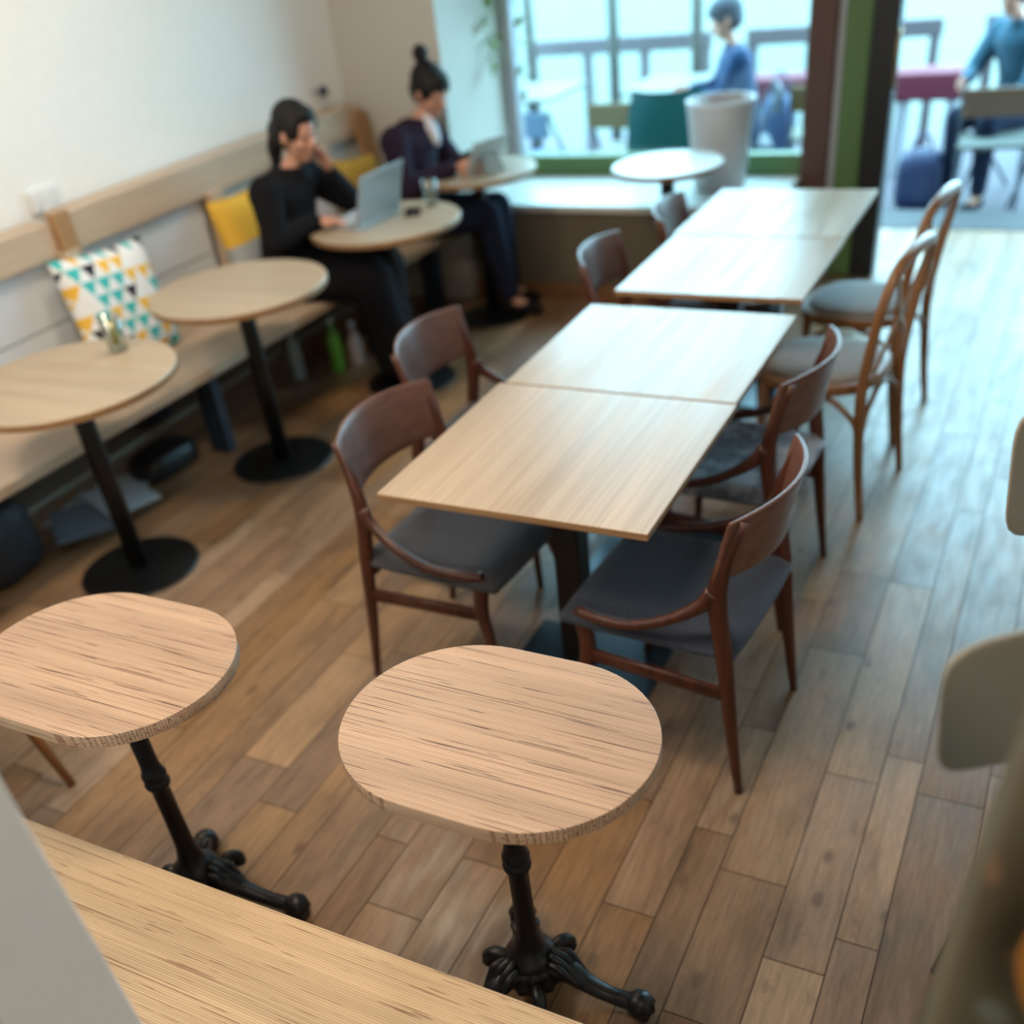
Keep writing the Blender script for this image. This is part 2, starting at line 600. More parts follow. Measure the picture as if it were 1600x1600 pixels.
struct('wall_pier', b, 'pier')
b = B(); b.bb(-2.97, 2.4, YF - .02, YF + .15, 2.62, 2.9)
struct('wall_front', b, 'wall')
# recessed entrance: return wall on the right side
b = B(); b.bb(1.0, 2.2, YF, YF + .12, 0, 2.62)
struct('wall_entrance', b, 'wall')

# window frame
win = thing('window_1', '', '', (0, 0, 0)); del win['label']; del win['category']; win['kind'] = 'structure'
b = B()
b.bb(-2.97, -1.27, YF - .03, YF + .05, .50, .60)
b.bb(-2.97, -1.27, YF - .03, YF + .05, 2.54, 2.62)
obj('window_frame', b, 'greenframe', win, .004)
b = B(); b.bb(-2.96, -2.90, YF - .03, YF + .05, .60, 2.54)
obj('window_jamb', b, 'palepost', win, .004)
b = B(); b.bb(-2.90, -1.27, YF + .005, YF + .012, .60, 2.54)
obj('window_pane', b, 'glass', win)
b = B(); b.bb(-2.97, -1.27, YF - .02, YF + .06, .0, .50)
obj('window_apron', b, 'plinth', win)
# posts between window and door
b = B(); b.bb(-1.280, -1.145, YF - .07, YF + .07, 0, 2.62); struct('trim_1', b, 'brownpost', bevel=.006)
b = B(); b.bb(-1.143, -1.108, YF - .05, YF + .05, 0, 2.62); struct('trim_2', b, 'palepost', bevel=.004)
b = B(); b.bb(-1.106, -.985, YF - .06, YF + .06, 0, 2.62); struct('trim_3', b, 'greenframe', bevel=.006)
dr = thing('door_1', '', '', (0, 0, 0)); del dr['label']; del dr['category']; dr['kind'] = 'structure'
b = B(); b.bb(-.983, -.862, YF - .07, YF + .05, 0, 2.62)
obj('door_jamb', b, 'blackframe', dr, .005)
b2 = B(); b2.tube([(-.85, YF - .085, .9), (-.85, YF - .12, .92), (-.85, YF - .12, 1.12), (-.85, YF - .085, 1.14)], .009)
obj('door_handle', b2, mat('brass handle', (.30, .20, .10), .35, .8), dr)
# threshold
b = B(); b.bb(-1.1, 1.0, 6.62, 7.0, -.1, .004)
struct('trim_4', b, 'steel')
b = B(); b.bb(.98, 1.04, YF - .05, 6.9, 0, 2.62); struct('trim_5', b, 'blackframe')
b = B(); b.bb(-2.97, -1.0, YF + .15, YF + .17, -.1, .0); struct('trim_6', b, 'steel')

# near partition at the lower left corner
b = B(); b.bb(-3.6, -.846, .27, .40, 0, 2.6)
struct('wall_partition', b, 'partition', bevel=.004)

# ------------------------------------------------------------------ left built-in bench
bench = thing('wall_bench', 'long pale wooden bench with backrest rail along the white left wall', 'bench', (0, 0, 0))
def fx(y):
    return -2.985 + .045 * (y - 2.6)
def rx(y):
    return -3.50 + .03 * (y - 3)
ya, yb = .45, 5.08
b = B(); b.hexa([(fx(ya), ya, .412), (fx(yb), yb, .412), (rx(yb) - .02, yb, .412), (rx(ya) - .02, ya, .412)],
                [(fx(ya), ya, .45), (fx(yb), yb, .45), (rx(yb) - .02, yb, .45), (rx(ya) - .02, ya, .45)])
obj('seat', b, 'benchwood', bench, .004)
for (a, c, zt) in ((ya, 2.88, 1.02), (2.97, 5.0, 1.035)):
    b = B(); b.hexa([(rx(a), a, .895), (rx(c), c, .895), (rx(c) - .135, c, .895), (rx(a) - .135, a, .895)],
                    [(rx(a), a, zt), (rx(c), c, zt), (rx(c) - .135, c, zt), (rx(a) - .135, a, zt)])
    obj('back_rail', b, 'benchwood', bench, .005)
for y in (2.91, 3.78, 4.62):
    b = B(); b.box((rx(y) + .004, y, .68), (.05, .085, .46))
    obj('back_post', b, 'benchwood', bench, .004)
b = B(); b.box((rx(2.925) + .008, 2.925, .965), (.03, .085, .17))
obj('back_post', b, 'postwood', bench, .004)
for a, c in ((ya, 2.86), (2.96, 3.73), (3.83, 4.57), (4.67, 5.0)):
    for z0, z1 in ((.452, .655), (.662, .893)):
        b = B(); b.hexa([(rx(a) - .035, a, z0), (rx(c) - .035, c, z0), (rx(c) - .06, c, z0), (rx(a) - .06, a, z0)],
                        [(rx(a) - .035, a, z1), (rx(c) - .035, c, z1), (rx(c) - .06, c, z1), (rx(a) - .06, a, z1)])
        obj('back_panel', b, 'panel', bench, .002)
for y in (.9, 3.09, 4.9):
    b = B(); b.box((fx(y) - .20, y, .206), (.10, .05, .412))
    obj('leg', b, 'navy_steel', bench, .003)
b = B(); b.bb(-3.52, -3.34, .6, 5.0, .15, .17)
obj('shelf', b, mat('shelf edge', (.20, .20, .17), .6), bench, .002)

# white double socket on the wall
s = thing('wall_socket', 'white double power socket on the wall above the bench rail', 'socket', (wx(3.02), 3.02, 1.072), 0)
b = B(); b.box((.008, 0, 0), (.016, .15, .085)); sp_ = obj('socket_plate', b, 'socket', s, .006, seg=3)
for y in (-.036, .036):
    b = B(); b.lathe([(.026, 0), (.026, .004), (.019, .004), (.018, .003)], (0, 0, 0), 24)
    o = obj('socket_insert', b, mat('socket insert', (.7, .72, .74), .6), sp_); o.rotation_euler = (0, PI / 2, 0); o.location = (.015, y, 0)

# coat hook, dark
s = thing('coat_hook', 'small dark round wall hook in the corner behind the seated woman', 'hook', (wx(4.85), 4.85, 1.12))
b = B(); b.tube([(0, 0, 0), (.05, 0, 0)], .012); obj('hook_stem', b, 'palepost', s)
b = B(); b.ball((.065, 0, 0), .026); obj('hook_knob', b, 'navy_steel', s)

# wooden board leaning on the rail in the corner
b = B(); b.prism([(-.075, 0), (.075, 0), (.075, .23), (.03, .27), (-.03, .27), (-.075, .23)], -.012, .012)
o = obj('wooden_board', b, 'postwood', None, .004)
o.rotation_euler = (R_(82), 0, R_(95)); o.location = (-3.40, 4.98, .74)
tag(o, 'small brown wooden board standing against the pier behind the yellow cushion', 'board')

# ------------------------------------------------------------------ window bench
wb = thing('window_bench', 'white topped window platform with dark brown-grey front under the shop window', 'bench', (0, 0, 0))
b = B(); b.bb(-2.96, -1.275, 5.15, YF - .035, .465, .50); obj('seat', b, 'win_seat', wb, .004)
b = B(); b.bb(-2.96, -1.285, 5.17, 5.20, .09, .463); obj('front_panel', b, 'plinth', wb)
b = B(); b.bb(-2.96, -1.285, 5.165, 5.20, 0, .088); obj('plinth', b, 'skirt', wb)
b = B(); b.bb(-1.32, -1.285, 5.20, 5.72, 0, .463); obj('side_panel', b, 'plinth', wb)

# ------------------------------------------------------------------ near plywood bench
nb = thing('plywood_bench', 'long plywood bench in the foreground, fine striped laminated seat', 'bench', (-1.6, .60, 0))
b = B(); b.bb(-1.7, 1.56, -.195, .20, .42, .45); obj('seat', b, 'ply_seat', nb, .0025)
for x in (-1.5, 0, 1.5):
    b = B(); b.bb(x - .02, x + .02, -.17, .12, 0, .42); obj('leg', b, 'ply_seat', nb)

# ------------------------------------------------------------------ oval bistro tables
def stadium(L, W, n=28):
    r = W / 2; s = L / 2 - r
    pts = []
    for i in range(n + 1):
        a = -PI / 2 + PI * i / n
        pts.append((s + r * math.cos(a), r * math.sin(a)))
    for i in range(n + 1):
        a = PI / 2 + PI * i / n
        pts.append((-s + r * math.cos(a), r * math.sin(a)))
    return pts

def pedestal(t, rot, reach=(.235, .165, .21)):
    prof = [(.030, .09), (.052, .10), (.055, .112), (.045, .125), (.034, .135), (.030, .15), (.0225, .19), (.0205, .28), (.0205, .375), (.023, .38),
            (.0275, .385), (.0285, .395), (.024, .402), (.023, .406), (.0275, .412), (.0275, .42), (.0225, .43), (.0205, .45), (.0205, .66), (.026, .69), (.030, .70)]
    b = B(); b.lathe(prof, n=28); obj('column', b, 'iron', t)
    b = B(); b.lathe([(.012, .03), (.050, .035), (.066, .05), (.066, .066), (.058, .074), (.062, .086), (.055, .10), (.04, .11)], n=48, rib=.05, ribn=12)
    obj('base_hub', b, 'iron', t)
    b = B(); b.bb(-.15, .15, -.03, .03, .70, .712); b.bb(-.03, .03, -.14, .14, .70, .712)
    obj('top_bracket', b, 'iron', t, .002)
    for k in range(3):
        a = rot + k * 2 * PI / 3
        rr = reach[k]
        ca, sa = math.cos(a), math.sin(a)
        def P(r, z, q=0):
            return (r * ca - q * sa, r * sa + q * ca, z)
        b = B()
        path = bez([P(.03, .085), P(.075, .088), P(.12, .060), P(rr * .72, .040), P(rr - .01, .034)], 20)
        b.tube(path, lerp_list([(.030, .026), (.030, .022), (.022, .017), (.018, .015), (.020, .018)], len(path)), 12)
        b.tube([p + Vector((0, 0, .013)) for p in path[2:-3]], lerp_list([.009, .007, .005], len(path) - 5), 8)
        b.ball(P(rr, .033), (.031, .031, .033), 20, rib=.07, ribn=9)
        for q in (-1, 1):   # claw toes
            b.ball(P(rr + .010, .020, q * .016), (.014, .012, .020), 10)
        o = obj('foot', b, 'iron', t)
        # acanthus leaf above each foot
        b = B()
        for q in (-.022, -.008, .008, .022):
            pth = bez([P(.045, .135 - abs(q), q * .7), P(.075, .112, q * 1.1), P(.10, .082, q), P(.125, .070, q * .5)], 9)
            b.tube(pth, lerp_list([.008, .009, .007, .003], len(pth)), 8)
        obj('leaf_ornament', b, 'iron', t)
        # small scroll between the feet
        a2 = a + PI / 3
        b = B(); c2, s2 = math.cos(a2), math.sin(a2)
        pth = bez([(.05 * c2, .05 * s2, .07), (.085 * c2, .085 * s2, .075), (.105 * c2, .105 * s2, .055), (.10 * c2, .10 * s2, .04)], 9)
        b.tube(pth, lerp_list([.016, .015, .014, .010], len(pth)), 10)
        b.ball((.102 * c2, .102 * s2, .045), .017, 12)
        obj('scroll_ornament', b, 'iron', t)

ov = thing('oval_table', 'oval striped plywood bistro table nearest the camera, on black iron feet', 'table', (-.70, 1.10, 0), 0)
b = B(); b.prism(stadium(.570, .430), .712, .740, smooth_side=True); obj('tabletop', b, 'ply', ov, .0015)
pedestal(ov, R_(4))
ov2 = thing('oval_table', 'oval striped plywood bistro table at the left edge of the photo, on black iron feet', 'table', (-1.553, 1.026, 0), 0)
b = B(); b.prism(stadium(.575, .418), .712, .740, smooth_side=True); obj('tabletop', b, 'ply', ov2, .0015)
pedestal(ov2, R_(8), (.255, .155, .21))

# ------------------------------------------------------------------ square tables
def square_table(x0, x1, y0, y1, label, first=None):
    cx_, cy_ = (x0 + x1) / 2, (y0 + y1) / 2
    t = thing('square_table', label, 'table', (cx_, cy_, 0), 0)
    hx, hy = (x1 - x0) / 2, (y1 - y0) / 2
    b = B(); b.bb(-hx, hx, -hy, hy, .722, .740)
    me = obj('tabletop', b, ['ash', 'ash_edge'], t, .0015)
    for p in me.data.polygons:
        if abs(p.normal.z) < .5:
            p.material_index = 1
    b = B(); b.bb(-.037, .037, -.037, .037, .012, .70); obj('column', b, 'blackmetal', t, .004)
    b = B(); b.bb(-.22, .22, -.22, .22, 0, .012); obj('base_plate', b, 'baseplate', t, .003)
    b = B(); b.box((0, 0, .711), (.44, .045, .022), (0, 0, R_(45))); b.box((0, 0, .7105), (.44, .045, .0215), (0, 0, R_(-45)))
    obj('support_arm', b, 'blackmetal', t, .002)
    return t
square_table(-1.365, -.670, 1.770, 2.447, 'square wooden table nearest the camera in the middle row')
square_table(-1.352, -.675, 2.455, 3.105, 'square wooden table second from the camera, joined to the nearest one')
square_table(-1.325, -.690, 3.245, 3.885, 'square pale table third from the camera, after the gap in the row')
square_table(-1.335, -.695, 3.893, 4.540, 'square pale table at the far end of the middle row')

# ------------------------------------------------------------------ round tables
def round_table(x, y, r, label, top='round', edge='round_edge', base_r=.218):
    t = thing('round_table', label, 'table', (x, y, 0))
    b = B()
    b.lathe([(r - .004, .716), (r, .719), (r, .738), (r - .003, .742)], n=72)
    b.smooth = [False] * len(b.smooth)
    o = obj('tabletop', b, [top, edge], t)
    for p in o.data.polygons:
        if abs(p.normal.z) < .5:
            p.material_index = 1
    b = B(); b.lathe([(.034, .014), (.034, .69), (.030, .70), (.12, .708), (.12, .716)], n=28); obj('column', b, 'blackmetal', t)
    b = B(); b.lathe([(base_r - .002, 0), (base_r, .004), (base_r - .004, .010), (.05, .016), (.05, .02)], n=56); b.smooth = [False] * len(b.smooth); obj('base_plate', b, 'blackmetal', t)
    return t
round_table(-2.83, 2.175, .358, 'round wooden table with a water glass, beside the patterned cushion')
round_table(-2.825, 3.075, .348, 'empty round wooden table between the patterned cushion and the woman in black')
round_table(-2.70, 3.97, .338, 'round wooden table in front of the woman in black, laptop on it')
round_table(-2.70, 4.86, .30, 'round pale table in the corner in front of the woman with a hair bun', base_r=.2)
round_table(-1.735, 4.975, .262, 'small round pale table before the window platform, empty', 'win_seat', 'skirt', .16)

# ------------------------------------------------------------------ teak chairs
def teak_chair(label, loc, rz, seat='charcoal', h=.77):
    """faces +x; rear feet at x=-.23"""
    t = thing('teak_chair', label, 'chair', loc, rz)
    zt = h
    for s in (-1, 1):
        # rear leg and back post in one sweep
        P = bez([(-.232, .222 * s, .0), (-.205, .218 * s, .20), (-.180, .214 * s, .42), (-.160, .212 * s, .56), (-.172, .208 * s, .66), (-.212, .200 * s, zt)], 24)
        b = B(); b.tube(P, lerp_list([(.0105, .0105), (.017, .014), (.022, .016), (.024, .016), (.019, .013), (.010, .008)], len(P)), 14, up=(0, 1, 0))
        obj('leg', b, 'teak', t)
        # front leg: wide at the joint, narrow at the foot
        P = bez([(.215, .225 * s, 0), (.200, .215 * s, .22), (.180, .207 * s, .33), (.190, .207 * s, .42), (.196, .207 * s, .447)], 20)
        b = B(); b.tube(P, lerp_list([(.011, .011), (.016, .014), (.022, .016), (.024, .016), (.027, .013)], len(P)), 14, up=(0, 1, 0))
        obj('leg', b, 'teak', t)
        # curved side arm from the post down to the front leg
        P = bez([(-.155, .213 * s, .585), (-.125, .222 * s, .548), (-.05, .238 * s, .500), (.05, .240 * s, .460), (.15, .224 * s, .446), (.198, .208 * s, .444)], 24)
        b = B(); b.tube(P, lerp_list([(.016, .026), (.013, .018), (.012, .014), (.012, .014), (.013, .016), (.014, .015)], len(P)), 14)
        obj('side_arm', b, 'teak', t)
        b = B(); b.tube([(-.195, .216 * s, .305), (.185, .209 * s, .318)], [(.010, .020), (.010, .018)], 12, square=True)
        obj('side_stretcher', b, 'teak', t)
    b = B(); b.tube([(.185, -.207, .40), (.185, .207, .40)], (.011, .020), 12, square=True)
    obj('seat_rail', b, 'teak', t)
    b = B(); b.tube([(-.178, -.213, .385), (-.178, .213, .385)], (.011, .020), 12, square=True)
    obj('seat_rail', b, 'teak', t)
    # seat cushion : rounded trapezoid, crowned
    b = B()
    nx, ny = 14, 14
    top, bot = [], []
    for i in range(nx + 1):
        for j in range(ny + 1):
            u, v = i / nx * 2 - 1, j / ny * 2 - 1
            hw = .232 + .004 * u
            x = .02 + .235 * u * (1 - .03 * v * v)
            y = hw * v * (1 - .035 * max(0, abs(u) - .6) / .4)
            e = max(abs(u), abs(v))
            zz = .456 - .028 * (max(0, e - .82) / .18) ** 2.2 - .010 * (1 - u * u) * (1 - v * v) - .012 * max(0, -u)
            top.append((x, y, zz)); bot.append((x * .985, y * .975, .408))
    k = ny + 1
    fs = []
    for i in range(nx):
        for j in range(ny):
            fs.append((i * k + j, (i + 1) * k + j, (i + 1) * k + j + 1, i * k + j + 1))
    n = len(top)
    fb = [tuple(x + n for x in reversed(f)) for f in fs]
    ring = [i * k for i in range(nx + 1)] + [nx * k + j for j in range(1, ny + 1)] + [i * k + ny for i in range(nx - 1, -1, -1)] + [j for j in range(ny - 1, 0, -1)]
    side = [(ring[i], ring[(i + 1) % len(ring)], ring[(i + 1) % len(ring)] + n, ring[i] + n) for i in range(len(ring))]
    b.add(top + bot, fs + fb + side, True)
    obj('seat_cushion', b, seat, t, .006)
    # curved backrest
    b = B()
    n1 = 24
    rows = []
    zs = [(.612, .004), (.64, .0), (.70, -.010), (.755, -.024), (.775, -.030)]
    vs = []
    for off in (0, -.011):
        for z, dx in zs:
            for i in range(n1 + 1):
                u = i / n1 * 2 - 1
                wv_ = .222
                zz = z + (.010 * (1 - u * u) if z > .7 else -.002 * u * u) + (zt - .77)
                if z < .62:
                    zz += .014 * abs(u) ** 4
                vs.append((-.153 - .075 * (1 - u * u) + dx + off, wv_ * u, zz))
    kk = n1 + 1; rr = len(zs); fs = []
    for q in (0, 1):
        o0 = q * rr * kk
        for r in range(rr - 1):
            for i in range(n1):
                fs.append((o0 + r * kk + i, o0 + r * kk + i + 1, o0 + (r + 1) * kk + i + 1, o0 + (r + 1) * kk + i))
    nn = rr * kk
    for i in range(n1):
        fs.append((i, i + 1, nn + i + 1, nn + i))
        q = (rr - 1) * kk
        fs.append((q + i, q + i + 1, nn + q + i + 1, nn + q + i))
    for r in range(rr - 1):
        for q in (0, n1):
            fs.append((r * kk + q, (r + 1) * kk + q, nn + (r + 1) * kk + q, nn + r * kk + q))
    b.add(vs, fs, True)
    o = obj('backrest', b, 'teak_panel', t, .003)
    return t
teak_chair('dark teak chair with charcoal seat at the right of the nearest square table', (-.672, 2.040, 0), PI + R_(-4), 'charcoal')
teak_chair('dark teak chair with charcoal seat at the left of the nearest square table', (-1.372, 2.125, 0), R_(-3), 'charcoal_warm')
teak_chair('dark teak chair with marled grey-white seat, right side, second from the camera', (-.745, 2.745, 0), PI + R_(-4), 'marled')
teak_chair('dark teak chair on the left behind the nearest left chair', (-1.56, 2.72, 0), R_(3), 'charcoal_warm')
teak_chair('teak chair on the left side of the third square table', (-1.315, 3.60, 0), R_(6), 'charcoal_warm')
teak_chair('teak chair farthest from the camera on the left side of the row', (-1.235, 4.17, 0), R_(8), 'charcoal_warm')

# ------------------------------------------------------------------ bentwood chairs
def bent_chair(label, loc, rz, wood='bent', splay=0.0):
    t = thing('bentwood_chair', label, 'chair', loc, rz)
    # rear legs and hoop in one bend
    pts = [(-.225 - splay, -.205, 0), (-.195, -.200, .22), (-.180, -.195, .43), (-.198, -.200, .62), (-.218, -.202, .74), (-.236, -.165, .830), (-.244, -.07, .858),
           (-.244, .07, .858), (-.236, .165, .830), (-.218, .202, .74), (-.198, .200, .62), (-.180, .195, .43), (-.195, .200, .22), (-.225 - splay, .205, 0)]
    P = bez(pts, 78)
    b = B(); b.tube(P, lerp_list([.013, .017, .019, .017, .016, .018, .021, .021, .018, .016, .017, .019, .017, .013], len(P)), 12, up=(1, .01, 0))
    obj('back_hoop', b, wood, t)
    # crossed back slats
    for s in (-1, 1):
        P = bez([(-.19, -.15 * s, .46), (-.206, -.085 * s, .57), (-.215, 0.012 * s, .66), (-.232, .11 * s, .775), (-.238, .145 * s, .835)], 20)
        b = B(); b.tube(P, (.013, .005), 8, up=(1, 0, 0)); obj('back_slat', b, wood, t)
    # seat frame and pad
    ring = []
    for i in range(40):
        a = 2 * PI * i / 40
        c_, s_ = math.cos(a), math.sin(a)
        e = .72
        ring.append((.015 + .205 * math.copysign(abs(c_) ** e, c_), .215 * math.copysign(abs(s_) ** e, s_) * (1 + .04 * c_)))
    b = B(); b.prism(ring, .425, .462, smooth_side=True)
    obj('seat_frame', b, wood, t, .008, seg=3)
    b = B()
    rr = [(1.0 - .13, .462), (.88 - .03, .472), (.72, .479), (.4, .483), (.02, .484)]
    k0 = len(b.v); n = len(ring)
    vs, fs = [], []
    for q, z in rr:
        vs += [(.015 + (p[0] - .015) * q, p[1] * q, z) for p in ring]
    for r in range(len(rr) - 1):
        for i in range(n):
            fs.append((r * n + i, r * n + (i + 1) % n, (r + 1) * n + (i + 1) % n, (r + 1) * n + i))
    fs.append([(len(rr) - 1) * n + i for i in range(n)])
    fs.append([i for i in reversed(range(n))])
    b.add(vs, fs, True)
    obj('seat_pad', b, 'pad', t)
    for s in (-1, 1):
        P = [(.175 + splay, .185 * s, 0), (.168, .178 * s, .22), (.160, .172 * s, .43)]
        b = B(); b.tube(P, [.012, .016, .019], 12); obj('leg', b, wood, t)
        # curved braces under the seat
        P = bez([(-.192, .197 * s, .26), (-.165, .192 * s, .34), (-.10, .185 * s, .395), (-.03, .180 * s, .418)], 12)
        b = B(); b.tube(P, .010, 10); obj('brace', b, wood, t)
        P = bez([(.166, .176 * s, .26), (.15, .176 * s, .34), (.09, .178 * s, .395), (.03, .180 * s, .418)], 12)
        b = B(); b.tube(P, .010, 10); obj('brace', b, wood, t)
    P = bez([(-.192, -.195, .26), (-.185, -.14, .355), (-.18, 0, .41), (-.185, .14, .355), (-.192, .195, .26)], 20)
    b = B(); b.tube(P, .010, 10); obj('brace', b, wood, t)
    return t
bent_chair('honey bentwood chair with cross back, nearer of the two on the right side', (-.625, 3.455, 0), PI + R_(-9))
bent_chair('honey bentwood chair with cross back, farther one nearest the doorway', (-.625, 4.065, 0), PI + R_(-8))
bent_chair('amber wooden chair at the left edge, only its splayed leg shows below the oval table', (-2.42, 1.015, 0), R_(0), 'amber', .05)

# ------------------------------------------------------------------ soft furnishing
def cushion_mesh(w, h, d, n=22):
    b = B()
    vs, fs = [], []
    for sgn in (1, -1):
        for i in range(n + 1):
            for j in range(n + 1):
                u, v = i / n * 2 - 1, j / n * 2 - 1
                e = (1 - u ** 4) * (1 - v ** 4)
                th = d / 2 * (max(0, e) ** .55)
                px = w / 2 * u * (1 - .07 * (1 - v * v) * 1) if True else 0
                pz = h / 2 * v * (1 - .07 * (1 - u * u))
                vs.append((px, sgn * th + .004 * sgn * math.sin(7 * u + 3 * v) * e, pz))
    k = n + 1; q = k * k
    for s0 in (0, 1):
        for i in range(n):
            for j in range(n):
                fs.append((s0 * q + i * k + j, s0 * q + (i + 1) * k + j, s0 * q + (i + 1) * k + j + 1, s0 * q + i * k + j + 1))
    b.add(vs, fs, True)
    return b

def cushion(label, w, h, d, m, loc, rot):
    o = obj('cushion', cushion_mesh(w, h, d), m)
    bm = bmesh.new(); bm.from_mesh(o.data); bmesh.ops.remove_doubles(bm, verts=bm.verts, dist=1e-5); bmesh.ops.recalc_face_normals(bm, faces=bm.faces); bm.to_mesh(o.data); bm.free()
    o.location = loc; o.rotation_euler = rot
    tag(o, label, 'cushion')
    return o

def triangles_mat():
    m = mat('triangle print cotton', (.8, .82, .82), .9, spec=.2)
    t = NT(m)
    tc = t.n('ShaderNodeTexCoord')
    sep = t.n('ShaderNodeSeparateXYZ'); t.l(tc.outputs['Object'], sep.inputs[0])
    u = t.math('MULTIPLY', sep.outputs[0], 14.5)
    v = t.math('MULTIPLY', sep.outputs[2], 17.0)
    fv = t.math('FRACT', v); iv = t.math('FLOOR', v)
    u2 = t.math('MULTIPLY_ADD', iv, .5, u)
    fu = t.math('FRACT', u2); iu = t.math('FLOOR', u2)
    tri = t.math('LESS_THAN', t.math('ABSOLUTE', t.math('SUBTRACT', fu, .5)), t.math('MULTIPLY', fv, .50))
    tri = t.math('MULTIPLY', tri, t.math('GREATER_THAN', fv, .08))
    cb = t.n('ShaderNodeCombineXYZ'); t.l(iu, cb.inputs[0]); t.l(iv, cb.inputs[1])
    wn = t.n('ShaderNodeTexWhiteNoise', noise_dimensions='2D'); t.l(cb.outputs[0], wn.inputs['Vector'])
    col = t.ramp(wn.outputs['Value'], [(0, (.05, .48, .50)), (.50, (.80, .48, .07)), (.72, (.025, .028, .045)), (.93, (.78, .80, .82))], 'CONSTANT')
    t.base(t.mix(tri, (.78, .82, .84), col))
    return m

def twotone_mat(name, top, bottom, z):
    m = mat(name, top, .9, spec=.2)
    t = NT(m)
    tc = t.n('ShaderNodeTexCoord')
    sep = t.n('ShaderNodeSeparateXYZ'); t.l(tc.outputs['Object'], sep.inputs[0])
    t.base(t.mix(t.math('GREATER_THAN', sep.outputs[2], z), bottom, top))
    return m
cushion('white cushion with teal, yellow and black triangles, leaning on the bench back', .475, .455, .14, triangles_mat(), (-3.40, 2.985, .672), (R_(-14), R_(4), R_(86)))
cushion('yellow and grey cushion on the bench directly behind the woman in black', .42, .42, .13, twotone_mat('yellow grey cotton', (.72, .44, .06), (.36, .40, .42), .0), (-3.385, 3.885, .68), (R_(-14), R_(0), R_(88)))
cushion('mustard yellow cushion between the two seated women', .34, .36, .12, mat('mustard cotton', (.50, .32, .05), .9), (-3.32, 4.72, .665), (R_(-16), R_(6), R_(84)))
cushion('white cushion beside the mustard cushion, half hidden by the woman in black', .30, .30, .11, M['white_cloth'], (-3.37, 4.36, .635), (R_(-16), R_(-4), R_(88)))

# ------------------------------------------------------------------ people
def skin_mesh(nodes, edges, sub=1):
    """nodes: list of (x,y,z,r)"""
    me = bpy.data.meshes.new('tmp')
    me.from_pydata([n[:3] for n in nodes], edges, [])
    o = bpy.data.objects.new('tmp', me)
    C.objects.link(o)
    mod = o.modifiers.new('k', 'SKIN')
    mod.use_smooth_shade = True
    mod.branch_smoothing = .6
    for i, n in enumerate(nodes):
        r = n[3]
        d = me.skin_vertices[0].data[i]
        d.radius = r if isinstance(r, tuple) else (r, r)
        d.use_root = (i == 0)
    sb = o.modifiers.new('s', 'SUBSURF'); sb.levels = sub; sb.render_levels = sub
    dg = bpy.context.evaluated_depsgraph_get()
    ev = o.evaluated_get(dg)
    m2 = bpy.data.meshes.new_from_object(ev)
    vs = [v.co.copy() for v in m2.vertices]
    fs = [tuple(p.vertices) for p in m2.polygons]
    bpy.data.objects.remove(o)
    bpy.data.meshes.remove(me); bpy.data.meshes.remove(m2)
    return vs, fs

def remeshed(name, b, m, parent, voxel=.008, smooth=3):
    me = bpy.data.meshes.new(name)
    me.from_pydata(b.v, [], b.f)
    o = bpy.data.objects.new(name, me)
    C.objects.link(o)
    r = o.modifiers.new('r', 'REMESH'); r.mode = 'VOXEL'; r.voxel_size = voxel; r.use_smooth_shade = True
    if smooth:
        sm = o.modifiers.new('m', 'SMOOTH'); sm.factor = .5; sm.iterations = smooth
    dg = bpy.context.evaluated_depsgraph_get()
    m2 = bpy.data.meshes.new_from_object(o.evaluated_get(dg))
    o.modifiers.clear()
    o.data = m2
    m2.name = name
    m2.materials.clear()
    m2.materials.append(M[m] if isinstance(m, str) else m)
    for p in m2.polygons:
        p.use_smooth = True
    o.parent = parent
    return o

def chain(pts):
    """pts: list of (x,y,z,r); -> B part via skin"""
    return skin_mesh(pts, [(i, i + 1) for i in range(len(pts) - 1)])

def hand(b, wrist, direc, palm_n, side, L=.165, curl=.5):
    """five-finger hand from the wrist along direc; palm_n = palm facing"""
    d = Vector(direc).normalized(); n = Vector(palm_n)
    n = (n - d * n.dot(d)).normalized(); s = d.cross(n) * side
    w0 = Vector(wrist)
    q = lambda a, c, e: w0 + d * a + s * c + n * e
    b.add(*chain([(*q(0, 0, 0), .020), (*q(.03, 0, 0), (.019, .028)[0]), (*q(.07, 0, .002), .021)]), True)
    for k, (c, l) in enumerate(((.027, .068), (.009, .078), (-.009, .072), (-.026, .056))):
        pts = [(*q(.02, c * .6, 0), .0125), (*q(.078, c, .004), .0105), (*q(.078 + l * .45, c * 1.1, .004 + curl * .020), .0090),
               (*q(.078 + l * .45 + l * .38 * (1 - curl * .5), c * 1.1, .004 + curl * .055), .0080)]
        b.add(*chain(pts), True)
    pts = [(*q(.012, .016, .002), .0125), (*q(.042, .040, .010), .0105), (*q(.072, .052, .020), .0090)]
    b.add(*chain(pts), True)

